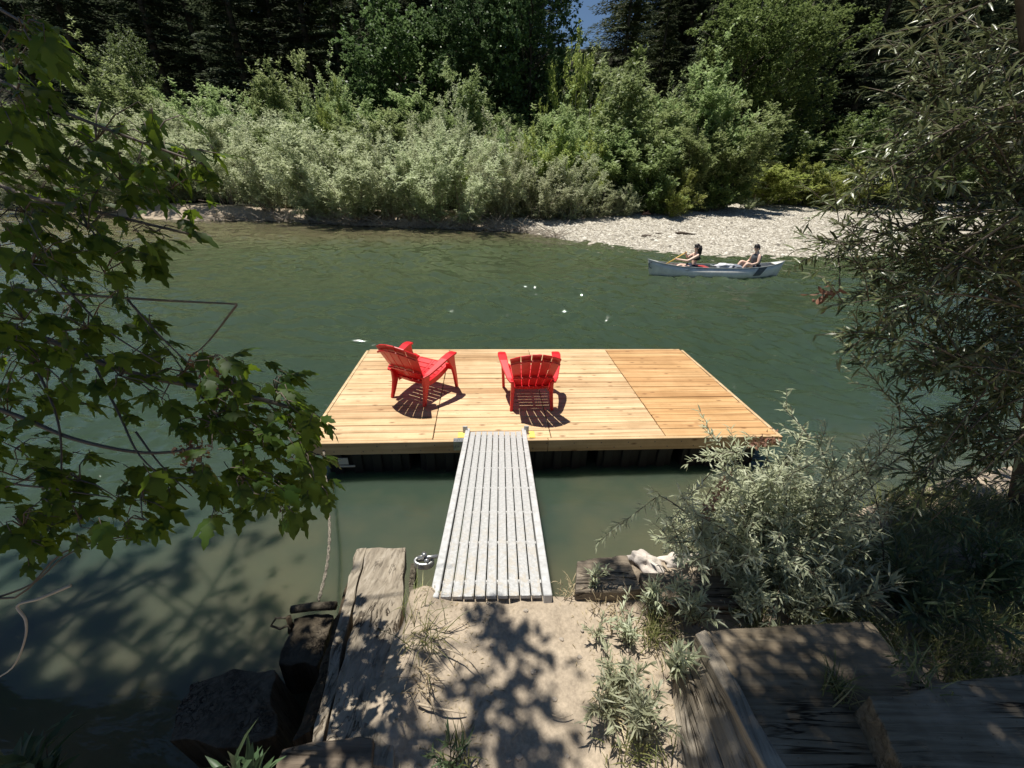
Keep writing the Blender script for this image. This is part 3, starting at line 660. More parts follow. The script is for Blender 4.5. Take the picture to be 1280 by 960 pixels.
# loose gravel stones scattered on the bar
rng = np.random.default_rng(5); n_ = 26000
X = rng.uniform(0, 24, n_); Yv = shore(X) + rng.random(n_)**1.2*16 - .15; Z = far_z(X[None], Yv[None])[0]+.02
S = rng.uniform(.02, .06, n_)*(1+(rng.random(n_) > .97)*1.2)
tv = np.array([(1, 0, 0), (0, 1, 0), (-1, 0, 0), (0, -1, 0), (0, 0, .7)]); ang = rng.random(n_)*6.28
ca, sa = np.cos(ang)[:, None], np.sin(ang)[:, None]; V = np.stack([tv[None, :, 0]*ca*1.3-tv[None, :, 1]*sa, tv[None, :, 0]*sa*1.3+tv[None, :, 1]*ca, np.broadcast_to(tv[None, :, 2], (n_, 5))], -1)*S[:, None, None]
V = (V+np.stack([X, Yv, Z], 1)[:, None, :]).reshape(-1, 3)
me = bpy.data.meshes.new('loose_gravel'); me.vertices.add(len(V)); me.vertices.foreach_set('co', V.astype(np.float32).ravel())
tf = np.array([(0, 1, 4), (1, 2, 4), (2, 3, 4), (3, 0, 4)]); loops = (tf.ravel()[None]+(np.arange(n_)*5)[:, None]).ravel()
me.loops.add(len(loops)); me.loops.foreach_set('vertex_index', loops.astype(np.int32)); npoly = n_*4
me.polygons.add(npoly); me.polygons.foreach_set('loop_start', (np.arange(npoly)*3).astype(np.int32)); me.polygons.foreach_set('loop_total', np.full(npoly, 3, np.int32)); me.update(calc_edges=True)
a = me.attributes.new('rnd', 'FLOAT', 'FACE'); a.data.foreach_set('value', np.repeat(rng.random(n_), 4).astype(np.float32))
mm, n, p = new_mat('loose_stone'); at_ = N(n, 'ShaderNodeAttribute', attribute_name='rnd'); L(n, ramp(n, at_.outputs['Fac'], [(0, (.13, .115, .09)), (.5, (.35, .315, .255)), (1, (.62, .58, .50))]), p.inputs['Base Color']); p.inputs['Roughness'].default_value = .9
tag(link('loose_gravel', me, mm), 'pale loose pebbles covering the gravel bar', 'gravel', kind='stuff')
#@@DOCK
# ------------------------------------------------------------------ floating dock
random.seed(9)
YAW = R(4.306); DZ = .42
dock = empty('floating_dock', (-2.0057, 3.2593, DZ), YAW); tag(dock, 'rectangular floating dock of fresh pine boards on black floats', 'dock')
Wd, Dd = 4.88, 2.44; DW = M['dockwood']
mod = [(0, 1.22), (1.22, 2.44), (2.44, 3.66), (3.66, 4.88)]
for mi, (xa, xb) in enumerate(mod):
    mb = MB(); y = .045; rows = 17; bw = (Dd-.045)/rows; wide = [11, 9, 10, 5][mi]
    for k in range(rows):
        g0 = .004; g1 = .014 if k == wide else .0045
        dz = random.uniform(-.002, .002)
        x0 = xa+.003+random.uniform(0, .003); x1 = xb-.003-random.uniform(0, .003)
        if mi == 3: x1 += random.uniform(-.004, .012)
        mb.box(x0, x1, y+g0*.5, y+bw-g1, -.036+dz, dz, r=random.random()); y += bw
    mb.build('deck_panel', M['dockwood_red'] if mi == 3 else DW, dock, bevel=.004)
mb = MB(); mb.box(-.004, 2.40, 0, .040, -.14, .003, r=.31); mb.box(2.404, Wd+.004, 0, .040, -.14, .003, r=.62); mb.build('fascia_board', M['fascia'], dock, bevel=.004)
mb = MB(); mb.box(-.04, -.003, 0, Dd, -.14, -.004); mb.build('side_board', M['fascia'], dock, bevel=.003)
mb = MB(); mb.box(Wd+.014, Wd+.05, 0, Dd, -.14, -.004); mb.build('side_board', M['fascia'], dock, bevel=.003)
mb = MB(); mb.box(0, Wd, Dd+.002, Dd+.04, -.14, -.004); mb.build('back_board', M['fascia'], dock, bevel=.003)
mb = MB()
for xx in np.linspace(.3, 4.6, 9): mb.box(xx-.02, xx+.02, .06, Dd-.05, -.135, -.042)
mb.build('joists', M['oldwood'], dock)
for i in range(5):
    x0 = .12+i*.95; mb = MB(); mb.box(x0, x0+.84, .09, Dd-.1, -.55, -.142)
    for k in range(4): mb.box(x0+.06+k*.2, x0+.16+k*.2, .06, .09, -.5, -.18)
    f = mb.build('float', M['black'], dock, bevel=.02, seg=2)
    if i == 0:
        mb = MB(); mb.box(.24, .34, .052, .0595, -.30, -.22); mb.box(.24, .40, .052, .0595, -.335, -.315); mb.build('label_patch', M['white_mark'], f)
mb = MB()
for k in range(34):
    xx = .1+k*.143; mb.tube([(xx, .001, -.04-(k % 2)*.06), (xx, -.0035, -.04-(k % 2)*.06)], .006, 6)
mb.build('screw_heads', M['darkband'], dock)
# bracket + yellow plates by gangway foot
def dk(px, py): 
    q = at(px, py, DZ); d = q-Vector(dock.location); return (d.x*math.cos(YAW)+d.y*math.sin(YAW), -d.x*math.sin(YAW)+d.y*math.cos(YAW))
xg = dk(583, 550)[0]
mb = MB(); mb.box(xg-.13, xg+.02, -.012, -.002, -.10, .008); mb.box(xg-.13, xg+.02, -.012, .05, .0045, .0105)
br = mb.build('hinge_bracket', M['steel'], dock, bevel=.002)
mb = MB()
for k in range(4): mb.tube([(xg-.115+k*.035, -.0125, -.045), (xg-.115+k*.035, -.024, -.045)], .008, 6)
for k in range(5): mb.box(xg-.125+k*.024, xg-.108+k*.024, .006, .020, .0108, .013)
mb.build('bolt', M['darkband'], br)
mb = MB(); mb.box(xg-.09, xg-.005, .06, .16, .003, .009); mb.build('yellow_plate', M['yellowplate'], dock, bevel=.002)
xr = dk(662, 548)[0]
mb = MB(); mb.box(xr+.0, xr+.06, .04, .16, .003, .009); mb.build('yellow_plate', M['yellowplate'], dock, bevel=.002)

# ------------------------------------------------------------------ gangway
A0 = Vector((-.392, 1.325, .885)); A1 = Vector((.238, 1.395, .885)); B0 = Vector((-.470, 3.50, .455)); B1 = Vector((.160, 3.56, .455))
mid0 = (A0+A1)/2; mid1 = (B0+B1)/2; gl = (mid1-mid0).length; gx = ((A1-A0).normalized()+(B1-B0).normalized()).normalized(); gy = (mid1-mid0).normalized()
gx = (gx-gy*gx.dot(gy)).normalized(); gzv = gx.cross(gy)
g = empty('gangway'); mg = Matrix((gx, gy, gzv)).transposed().to_4x4(); mg.translation = mid0; g.matrix_world = mg
tag(g, 'ribbed aluminium gangway leading from the sandy bank to the dock', 'gangway')
gw = .315
for s in (-1, 1):
    mb = MB(); a, b = (s*gw, s*(gw-.045)) if s < 0 else (s*(gw-.045), s*gw)
    mb.box(a, b, -.01, gl+.05, -.10, .012); mb.build('side_rail', M['alurail'], g, bevel=.004)
mb = MB(); nb = 9; w0 = (2*gw-.09-.012)/nb
for k in range(nb):
    xa = -gw+.045+.010+k*w0; 
    mb.box(xa, xa+w0-.008, 0, gl-.01-random.random()*.01, -.018, .0)
    mb.box(xa+.001, xa+.005, 0, gl-.02, .0005, .003); mb.box(xa+w0-.0155, xa+w0-.0115, 0, gl-.02, .0005, .003)
mb.build('tread', M['alu'], g)
for k in range(7):
    mb = MB(); y = .12+k*(gl-.25)/6; mb.box(-gw+.046, gw-.046, y-.012, y+.012, -.045, -.0185)
    for j in range(nb-1):
        xa = -gw+.045+.010+(j+1)*w0-.0105; mb.box(xa, xa+.0105, y-.008, y+.008, -.018, -.013)
    mb.build('cross_bar', M['alurail'], g)
for s in (-1, 1):
    mb = MB(); mb.box(s*gw-.03 if s < 0 else s*gw-.022, s*gw+.022 if s < 0 else s*gw+.03, gl+.0, gl+.012, -.05, .055); mb.build('hinge_plate', M['alurail'], g, bevel=.004)
# lock / mooring ring on the left rail
lk = empty('mooring_shackle', at(537, 700, .78)+Vector((.02, 0, 0))); tag(lk, 'oval galvanised steel shackle hung on the left side of the gangway', 'shackle')
mb = MB(); pr_ = []
for k in range(17):
    q = 2*math.pi*k/16; pr_.append((.052*math.cos(q)-.055, .03*math.sin(q), 0))
for dz in (0, .014, .028): mb.tube([(a+0, b, dz-.035) for a, b, c in pr_], .010, 8)
mb.build('ring', M['steel'], lk, smooth=True)
mb = MB(); mb.tube([(-.09, 0, .012), (.03, .006, .028)], .011, 8); mb.tube([(-.05, .004, .02), (-.05, .004, .05)], .014, 8); mb.tube([(-.035, -.01, -.02), (-.035, -.01, .02)], .016, 8); mb.build('pin', M['steel'], lk, smooth=True)

# ------------------------------------------------------------------ red chairs
def make_chair():
    root = empty('adirondack_chair'); RM = M['red']
    def seatp(t):  # t 0 rear .. 1 front
        y = -.20+.52*t; z = .245+.115*t - .03*math.sin(math.pi*t) - (.0 if t < .86 else (t-.86)*.45); return y, z
    mb = MB(); hw = lambda t: .200+.030*t
    def strip(t0, t1, xa, xb):
        pts = []
        for t in np.linspace(t0, t1, max(2, int(abs(t1-t0)*14)+1)):
            y, z = seatp(t); pts.append(((xa*hw(t), y, z), (xb*hw(t), y, z)))
        mb.ribbon(pts, .018)
    strip(0, 1, -1, -.86); strip(0, 1, .86, 1); strip(0, 1, -.07, .07)
    edges = np.linspace(0, 1, 8)
    for i in range(7):
        a, b = edges[i], edges[i+1]-(.015 if i < 6 else 0); strip(a, b, -.86, -.07); strip(a, b, .07, .86)
    # side aprons of the seat, running down to front legs
    for s in (-1, 1):
        pts = []
        for t in np.linspace(0, 1, 8):
            y, z = seatp(t); x = s*hw(t); pts.append(((x, y, z+.002), (x+s*.002, y, z-.05-.02*math.sin(math.pi*t))) if s > 0 else ((x+s*.002, y, z-.05-.02*math.sin(math.pi*t)), (x, y, z+.002)))
        mb.ribbon(pts, .012)
    mb.build('seat', RM, root, bevel=.003)
    # back
    def bp(u, t):  # u -1..1 across, t 0..1 up
        half = .185+.095*t; top = .70-.10*u*u; tt = t*top/.70*1.0
        y = -.195-.315*tt+.05*(u*u)*(.4+.6*t)*1 ; z = .235+.545*tt-.035*math.sin(math.pi*tt); return (u*half, y, z)
    mb = MB(); ns = 5
    for k in range(ns):
        u0 = -1+2*k/ns+.017; u1 = -1+2*(k+1)/ns-.017
        pts = [(bp(u0, t), bp(u1, t)) for t in np.linspace(.08, 1, 9)]
        mb.ribbon(pts, .014)
    for (t0, t1, off) in ((0, .13, .0), (.44, .485, -.010), (.87, .91, -.010)):
        for k in range(10):
            u0 = (-1+2*k/10)*.985; u1 = u0+.2*.985
            q = [bp(u0, t0), bp(u1, t0), bp(u1, t1), bp(u0, t1)]
            q = [Vector(v_)+Vector((0, off*.9-.006, off*.45)) for v_ in q]; nn = Vector((0, -.014, -.006))
            mb.hexa([q[0]+nn, q[1]+nn, q[2]+nn, q[3]+nn, q[0], q[1], q[2], q[3]])
    mb.build('backrest', RM, root, bevel=.003)
    for s in (-1, 1):
        # armrest: wide curved board
        cp = [(.235, -.31, .375, .022), (.258, -.24, .395, .034), (.290, -.10, .450, .042), (.312, .02, .498, .048), (.324, .13, .522, .052), (.326, .195, .523, .048), (.322, .235, .512, .036)]
        pts = [((s*x-w_, y, z), (s*x+w_, y, z)) for x, y, z, w_ in cp]
        mb = MB(); mb.ribbon(pts, .026)
        mb.build('armrest', RM, root, bevel=.009, seg=2)
        # front leg: wide at the arm, tapering to the foot
        mb = MB(); prof = [(.322, .135, .500, .080, .016), (.318, .165, .42, .058, .016), (.311, .205, .33, .040, .017), (.302, .250, .20, .029, .017), (.291, .295, .02, .019, .018), (.290, .30, 0, .020, .018)]
        vs = []; fs = []
        for x, y, z, a, b in prof: vs += [(s*x-b, y-a, z), (s*x+b, y-a, z), (s*x+b, y+a, z), (s*x-b, y+a, z)]
        for i in range(len(prof)-1):
            for k in range(4): fs.append((i*4+(k+1) % 4, i*4+k, i*4+4+k, i*4+4+(k+1) % 4))
        fs += [(0, 1, 2, 3), tuple(len(vs)-4+k for k in (3, 2, 1, 0))]
        mb.add(vs, fs)
        # brace from leg to seat front
        mb.hexa([(s*.22, .18, .29), (s*.305, .18, .29), (s*.30, .26, .25), (s*.22, .26, .25), (s*.22, .18, .35), (s*.305, .18, .38), (s*.30, .26, .36), (s*.22, .26, .34)] if s > 0 else
                [(s*.305, .18, .29), (s*.22, .18, .29), (s*.22, .26, .25), (s*.30, .26, .25), (s*.305, .18, .38), (s*.22, .18, .35), (s*.22, .26, .34), (s*.30, .26, .36)])
        mb.build('front_leg', RM, root, bevel=.006)
        mb = MB(); prof = [(.236, -.245, .390, .045, .012), (.222, -.220, .32, .058, .018), (.222, -.232, .22, .042, .019), (.229, -.266, .10, .028, .018), (.236, -.30, 0, .019, .017)]
        vs = []; fs = []
        for x, y, z, a, b in prof: vs += [(s*x-b, y-a, z), (s*x+b, y-a, z), (s*x+b, y+a, z), (s*x-b, y+a, z)]
        for i in range(len(prof)-1):
            for k in range(4): fs.append((i*4+(k+1) % 4, i*4+k, i*4+4+k, i*4+4+(k+1) % 4))
        fs += [(0, 1, 2, 3), tuple(len(vs)-4+k for k in (3, 2, 1, 0))]
        mb.add(vs, fs); mb.build('rear_leg', RM, root, bevel=.006)
    return root
ch = make_chair(); 
# chair seen from behind: rear feet (.013,3.972) (.456,4.077)
def seat_at(o, rl, rr, yaw):
    rl = Vector(rl); rr = Vector(rr); m_ = (rl+rr)/2; d = Vector((math.cos(yaw), math.sin(yaw))); f = Vector((-d.y, d.x)); c = m_+f*.30
    o.location = (c.x, c.y, DZ+.003); o.rotation_euler = (0, 0, math.atan2(d.y, d.x))
ch2 = copy_tree(ch)
seat_at(ch, (-1.428, 4.26), (-1.011, 4.034), R(-25)); tag(ch, 'red plastic adirondack chair on the left, turned toward the other chair', 'chair', 'red chairs on the dock')
seat_at(ch2, (.013, 3.972), (.456, 4.077), R(5)); tag(ch2, 'red plastic adirondack chair on the right, back to the gangway', 'chair', 'red chairs on the dock')
#@@CANOE
# ------------------------------------------------------------------ canoe and paddlers
ca = Vector((4.42, 13.95, 0)); cb = Vector((9.18, 14.30, 0)); cl_ = (cb-ca).length
canoe = empty('canoe', (ca+cb)/2, math.atan2(cb.y-ca.y, cb.x-ca.x)); tag(canoe, 'silver grey aluminium canoe carrying two people past the gravel bar', 'canoe')
def hull(t):  # t -1..1
    hb = .44*(1-abs(t)**2.6)+.012; gh = .30+.20*abs(t)**3.2; kz = -.09+.10*abs(t)**5; return hb, gh, kz
mb = MB(); NS = 33; NR = 13; vs = []; fs = []
for i in range(NS):
    t = -1+2*i/(NS-1); hb, gh, kz = hull(t); x = t*cl_/2
    for k in range(NR):
        q = math.pi*k/(NR-1); cx = math.cos(q); yy_ = hb*np.sign(cx)*abs(cx)**.45*(1-.26*(1-math.sin(q))**2*(1-abs(t)**3))*1.08; zz = gh-(gh-kz)*math.sin(q)**.85
        xo = x - np.sign(t)*.10*(1-(zz-kz)/(gh-kz))*abs(t)**8*1.2
        vs.append((xo, yy_, zz))
for i in range(NS-1):
    for k in range(NR-1): fs.append((i*NR+k, (i+1)*NR+k, (i+1)*NR+k+1, i*NR+k+1))
mb.add(vs, fs); h_ = mb.build('hull', M['canoe'], canoe, smooth=True)
sm = h_.modifiers.new('s', 'SOLIDIFY'); sm.thickness = .012
for s in (-1, 1):
    mb = MB(); mb.tube([(t*cl_/2, s*hull(t)[0]*(1-.26*(1-abs(t)**3))*1.08, hull(t)[1]+.004) for t in np.linspace(-1, 1, 33)], .016, 6); mb.build('gunwale', M['canoe_in'], canoe, smooth=True)
for t0 in (-.45, .0, .55):
    mb = MB(); hb, gh, kz = hull(t0); x = t0*cl_/2
    if t0 == 0: mb.box(x-.03, x+.03, -hb*.80, hb*.80, gh-.03, gh-.005); mb.build('thwart', M['canoe_in'], canoe)
    else: mb.box(x-.12, x+.12, -hb*.90, hb*.90, gh-.09, gh-.065); mb.build('seat', M['canoe_in'], canoe, bevel=.005)
for s in (-1, 1):
    mb = MB(); pt = [(s*(cl_/2)*q, hull(q)[0]*f, hull(q)[1]+.006) for q, f in ((.84, 1), (.84, -1), (.99, -1), (.99, 1))]
    mb.add(pt, [(0, 1, 2, 3)]); mb.build('end_deck', M['canoe'], canoe)
# dark patch on stern and curved mark at bow
def hull_pt(t, fz, off=.012):
    hb, gh, kz = hull(t); z = gh-(gh-kz)*fz; q = math.asin(min(1, fz**(1/.85))); y = -hb*abs(math.cos(q))**.45*(1-.26*(1-math.sin(q))**2*(1-abs(t)**3))*1.08-off; return (t*cl_/2, y, z)
mb = MB(); rows = 6; vs = []; fs = []
for j in range(rows+1):
    f = .02+.6*j/rows
    for k in range(4): vs.append(hull_pt(.56+.035*k+.0-f*.13+(.03 if k == 3 else 0)*(1-f), f))
for j in range(rows):
    for k in range(3): fs.append((j*4+k, j*4+k+1, j*4+5+k, j*4+4+k))
mb.add(vs, fs); mb.build('dark_stripe', M['darkband'], canoe)
mb = MB(); mb.tube([hull_pt(-.955+.028*math.cos(q), .30-.2*math.sin(q), .02) for q in np.linspace(1.4, 5.2, 9)], .012, 5); mb.build('bow_mark', M['darkband'], canoe)
mb = MB(); mb.box(-.88, -.30, -.22, .22, .14, .30); rc = mb.build('red_cooler', flat_mat('red_fabric', (.35, .035, .03), .7, nscale=8), None, bevel=.03, seg=2)
cm = Matrix.LocRotScale(canoe.location, canoe.rotation_euler, None)
rc.matrix_world = cm; tag(rc, 'flat red bag lying in the middle of the canoe behind the paddling woman', 'bag')
bagm = flat_mat('white_bag', (.62, .62, .64), .7, nscale=9, namt=.4)
bo = lumpy('dry_bag', bagm, cm @ Vector((.28, -.05, .30)), (.30, .2, .13), 4, 'pale crumpled bag lying in the canoe in front of the man', 'bag')
bo2 = lumpy('dry_bag', flat_mat('grey_bag', (.16, .18, .22), .7, nscale=9, namt=.4), cm @ Vector((.72, 0, .27)), (.2, .22, .10), 9, 'dark blue grey bag in the canoe beside the crumpled pale one', 'bag')

skinm = flat_mat('skin', (.78, .52, .40), .5, nscale=12, namt=.08)
hairm = flat_mat('dark_hair', (.018, .012, .01), .5); 
def skin_body(name, joints, edges, mat, parent, root_i=0, sub=2):
    me = bpy.data.meshes.new(name); me.from_pydata([j[:3] for j in joints], edges, [])
    o = link(name, me, mat, parent)
    sk = o.modifiers.new('skin', 'SKIN'); 
    lay = me.skin_vertices[0] if len(me.skin_vertices) else None
    if lay is None:
        bpy.context.view_layer.objects.active = o; lay = me.skin_vertices[0]
    for i, j in enumerate(joints):
        r_ = j[3] if hasattr(j[3], '__len__') else (j[3], j[3]); lay.data[i].radius = r_; lay.data[i].use_root = (i == root_i)
    sk.use_smooth_shade = True; sk.branch_smoothing = .6
    sb = o.modifiers.new('sub', 'SUBSURF'); sb.levels = sub; sb.render_levels = sub
    return o
def chain(J, E, start, pts):
    prev = start
    for p_ in pts: J.append(p_); E.append((prev, len(J)-1)); prev = len(J)-1
    return prev
def add_hand(J, E, wrist, d, side, sc_=1.0):
    """palm and five curled fingers continuing direction d from vertex wrist"""
    W_ = Vector(J[wrist][:3]); d = Vector(d).normalized(); side = Vector(side).normalized(); nn = d.cross(side).normalized()
    pc = W_+d*.055*sc_; J.append((*pc, (.026*sc_, .022*sc_))); E.append((wrist, len(J)-1)); pi_ = len(J)-1
    for k, ln in enumerate((.030, .034, .031, .025)):
        o_ = side*(-.027+.018*k)*sc_; a = pc+o_+d*.03*sc_; b = a+(d*.6+nn*.7)*ln*sc_; c = b+(-d*.2+nn*.8)*ln*.7*sc_
        chain(J, E, pi_, [(*a, .009*sc_), (*b, .0085*sc_), (*c, .0075*sc_)])
    a = W_+d*.03*sc_-side*.035*sc_; b = a+(d*.5-side*.4+nn*.5)*.03*sc_
    chain(J, E, pi_, [(*a, .010*sc_), (*b, .009*sc_)])
def person(name, label, loc, rz, pose, hairstyle, topmat, botmat):
    """local frame: faces +X, seated, hips at origin"""
    root = empty(name, loc, rz); tag(root, label, 'person')
    J = [(0, 0, .0, (.15, .12)), (0.0, 0, .13, (.125, .10)), (.0, 0, .30, (.145, .105)), (.0, 0, .43, (.12, .085))]
    E = [(0, 1), (1, 2), (2, 3)]
    lean = pose['lean']
    for i in range(1, 4): x, y, z, r_ = J[i]; J[i] = (x+lean*z, y, z, r_)
    J.append((lean*.5+.02, 0, .515, .052)); E.append((3, 4))
    hx, hz = lean*.5+.04+pose['head'][0], .60+pose['head'][1]
    J.append((hx+.005, 0, hz-.01, (.075, .078))); E.append((4, 5)); J.append((hx-.005, 0, hz+.085, (.083, .086))); E.append((5, 6)); J.append((hx-.01, 0, hz+.14, (.05, .05))); E.append((6, 7))
    nose = (hx+.095, 0, hz+.03)
    J.append((hx+.07, 0, hz+.035, .022)); E.append((5, 8)); J.append((*nose, .012)); E.append((8, 9))
    for s in (-1, 1):
        sh = (lean*.43, s*.155, .43, .062); el = pose['elbow'][0 if s > 0 else 1]; wr = pose['wrist'][0 if s > 0 else 1]
        e_ = chain(J, E, 3, [sh, (*el, .042), (*wr, .028)])
        d_ = Vector(wr)-Vector(el); add_hand(J, E, e_, d_, pose.get('side', (0, 0, 1)))
        kn = pose['knee'][0 if s > 0 else 1]; ft = pose['foot'][0 if s > 0 else 1]
        md = (Vector((0, s*.09, 0))+Vector(kn))/2
        chain(J, E, 0, [(.03, s*.09, 0, .10), (*md, .082), (*kn, .058), (*((Vector(kn)*.6+Vector(ft)*.4)), .052), (*ft, .036), (ft[0]+.13, ft[1], ft[2]-.03, .032), (ft[0]+.2, ft[1], ft[2]-.035, .02)])
    skin_body('body', J, E, skinm, root)
    # clothing
    mb = MB()
    if pose['top'] == 'bikini':
        zz = [.27, .30, .34, .365]; rr = [(.14, .16), (.158, .172), (.158, .172), (.138, .16)]
    else:
        zz = [.0, .10, .2, .3, .4, .46]; rr = [(.155, .165), (.14, .155), (.142, .16), (.155, .175), (.145, .17), (.085, .13)]
    vs = []; fs = []
    for z, (a, b) in zip(zz, rr):
        for k in range(16): q = 2*math.pi*k/16; vs.append((lean*z+a*math.cos(q), b*math.sin(q), z))
    for i in range(len(zz)-1):
        for k in range(16): fs.append((i*16+k, i*16+(k+1) % 16, (i+1)*16+(k+1) % 16, (i+1)*16+k))
    mb.add(vs, fs); mb.build('top', topmat, root, smooth=True)
    SJ = [(-.02, 0, .03, (.165, .15))]; SE = []
    for s in (-1, 1):
        kn = pose['knee'][0 if s > 0 else 1]; md = Vector((.0, s*.09, 0))*.35+Vector(kn)*.65
        chain(SJ, SE, 0, [(.04, s*.09, .0, .118), (*((Vector((.03, s*.09, 0))+md)/2), .108), (*md, .092)])
    skin_body('shorts', SJ, SE, botmat, root, sub=1)
    # hair
    mb = MB(); vs = []; fs = []; n1, n2 = 16, 7
    for j in range(n2+1):
        b = math.pi/2*j/n2
        for k in range(n1):
            q = 2*math.pi*k/n1; dn = 0
            fr = max(0, math.cos(q))
            zl = hz+.085+.105*math.sin(b) - (.07*(1-fr)*(1-j/n2)); rr_ = .094*math.cos(b*.98)+.004
            vs.append((hx-.012+rr_*math.cos(q)*1.06, rr_*math.sin(q), zl+fr*.03*(1-j/n2)))
    for j in range(n2):
        for k in range(n1): fs.append((j*n1+k, j*n1+(k+1) % n1, (j+1)*n1+(k+1) % n1, (j+1)*n1+k))
    mb.add(vs, fs)
    if hairstyle == 'long':
        mb.tube([(hx-.06, 0, hz+.10), (hx-.10, 0, hz-.0), (hx-.11, 0, hz-.13), (hx-.09, 0, hz-.24), (hx-.08, 0, hz-.30)], [.085, .088, .075, .055, .02], 10)
        for s in (-1, 1): mb.tube([(hx-.02, s*.07, hz+.1), (hx-.03, s*.085, hz), (hx-.05, s*.08, hz-.13)], [.035, .035, .015], 7)
    mb.build('hair', hairm, root, smooth=True)
    mb = MB()
    for s in (-1, 1): mb.box(hx+.068, hx+.082, s*.012 if s > 0 else -.05, .05 if s > 0 else -.012, hz+.045, hz+.07)
    mb.box(hx+.07, hx+.078, -.075, .075, hz+.062, hz+.068); mb.build('sunglasses', M['darkband'], root)
    mb = MB(); mb.box(hx+.070, hx+.080, -.022, .022, hz-.018, hz-.008); mb.build('lips', flat_mat('lips', (.40, .14, .12), .5), root)
    for s in (-1, 1): mb = MB(); mb.tube([(hx-.005, s*.082, hz+.02), (hx-.005, s*.094, hz+.055)], [.012, .018], 6); mb.build('ear', skinm, root, smooth=True)
    return root
face = math.pi+canoe.rotation_euler.z
dark = flat_mat('black_bikini', (.02, .02, .025), .7); navy = flat_mat('navy_shorts', (.035, .05, .09), .8, nscale=10); greyt = flat_mat('grey_tank', (.11, .115, .125), .8, nscale=10)
W1 = cm @ Vector((-.80, 0, .24)); W2 = cm @ Vector((1.37, 0, .27))
# woman: paddle runs from raised hand down to blade on her left/front
hand_hi = (.30, -.10, .47); hand_lo = (.50, .16, .26)
person('person', 'woman with long dark hair and black bikini top paddling at the front of the canoe', W1, face,
       dict(lean=-.10, head=(.0, .0), top='bikini', elbow=[(.30, .17, .25), (.14, -.24, .30)], wrist=[(.55, -.02, .27), (.27, -.09, .43)],
            knee=[(.40, .15, .06), (.40, -.15, .06)], foot=[(.72, .14, -.16), (.70, -.14, -.16)]), 'long', dark, navy)
person('person', 'man with short dark hair and grey tank top sitting at the rear of the canoe', W2, face,
       dict(lean=.06, head=(.03, -.01), top='tank', elbow=[(.08, .25, .20), (.08, -.25, .20)], wrist=[(.30, .15, .11), (.30, -.12, .12)],
            knee=[(.40, .17, .17), (.42, -.15, .19)], foot=[(.58, .15, -.16), (.60, -.13, -.16)]), 'short', greyt, navy)
# paddle through the woman's hands
mw = Matrix.LocRotScale(W1, Matrix.Rotation(face, 3, 'Z').to_euler(), None)
p0 = mw @ Vector((.30, -.05, .50)); p1 = mw @ Vector((.63, -.13, .25)); dd = (p1-p0).normalized()
pe = p0+dd*.82
pad = empty('canoe_paddle', p0); tag(pad, 'yellow wooden paddle held by the woman in the canoe', 'paddle')
yel = flat_mat('yellow_paddle', (.80, .52, .12), .5, nscale=10, namt=.2)
mb = MB(); mb.tube([Vector((0, 0, 0)), pe-p0], .021, 8); mb.tube([dd.cross(Vector((0, 0, 1))).normalized()*.05, -dd.cross(Vector((0, 0, 1))).normalized()*.05], .017, 8); mb.build('shaft', yel, pad, smooth=True)
sd = dd.cross(Vector((0, 0, 1))).normalized(); e0 = pe-p0
mb = MB(); mb.ribbon([(e0+dd*a-sd*b, e0+dd*a+sd*b) for a, b in ((-.06, .02), (.04, .07), (.15, .09), (.30, .09), (.38, .05))], .012); mb.build('blade', yel, pad, bevel=.003)
#@@NEAR
# ------------------------------------------------------------------ near bank timbers
def slab(name, mat, tl, tr, nr, nl, th, label=None, cat=None, parent=None, group=None, subdiv=True, rough=.008, seed=0):
    """board from its four top corners (far-left, far-right, near-right, near-left), thickness th"""
    tl, tr, nr, nl = map(Vector, (tl, tr, nr, nl)); nx, ny = 6, 14; vs = []; fs = []
    nn = (tr-tl).cross(tl-nl).normalized()
    for j in range(ny+1):
        for i in range(nx+1):
            a, b = i/nx, j/ny; p_ = (nl*(1-a)+nr*a)*(1-b)+(tl*(1-a)+tr*a)*b
            e = 1 if (i in (0, nx) or j in (0, ny)) else .5
            o_ = mnoise.noise_vector(p_*7+Vector((seed, 0, 0)))*rough*e*1.3 + mnoise.noise_vector(p_*25+Vector((seed, 3, 0)))*rough*.5*e
            vs.append(p_+o_)
    n0 = len(vs)
    for j in range(ny+1):
        for i in range(nx+1):
            a, b = i/nx, j/ny; p_ = (nl*(1-a)+nr*a)*(1-b)+(tl*(1-a)+tr*a)*b - nn*th; vs.append(p_+mnoise.noise_vector(p_*9)*rough)
    I = lambda i, j: j*(nx+1)+i
    for j in range(ny):
        for i in range(nx):
            fs.append((I(i, j), I(i+1, j), I(i+1, j+1), I(i, j+1))); fs.append(tuple(n0+k for k in (I(i, j), I(i, j+1), I(i+1, j+1), I(i+1, j))))
    for j in range(ny):
        fs.append((I(0, j), I(0, j+1), n0+I(0, j+1), n0+I(0, j))); fs.append((I(nx, j+1), I(nx, j), n0+I(nx, j), n0+I(nx, j+1)))
    for i in range(nx):
        fs.append((I(i+1, 0), I(i, 0), n0+I(i, 0), n0+I(i+1, 0))); fs.append((I(i, ny), I(i+1, ny), n0+I(i+1, ny), n0+I(i, ny)))
    mb = MB(); mb.add(vs, fs, random.random()); o = mb.build(name, mat, parent, bevel=.006, seg=2)
    if label: tag(o, label, cat, group)
    return o
def A_(px, py, z): return at(px, py, z)
bm_ = empty('timber_beam', (-.65, 1.2, .5)); tag(bm_, 'thick weathered timber beam dappled with leaf shadows, beside the gangway', 'beam')
def inb(o): o.location = Vector(o.location)-bm_.location; return o
inb(slab('plank', M['oldwood'], A_(458, 686, .62), A_(506, 684, .62), A_(492, 960, .90), A_(402, 960, .90), .16, parent=bm_, rough=.014))
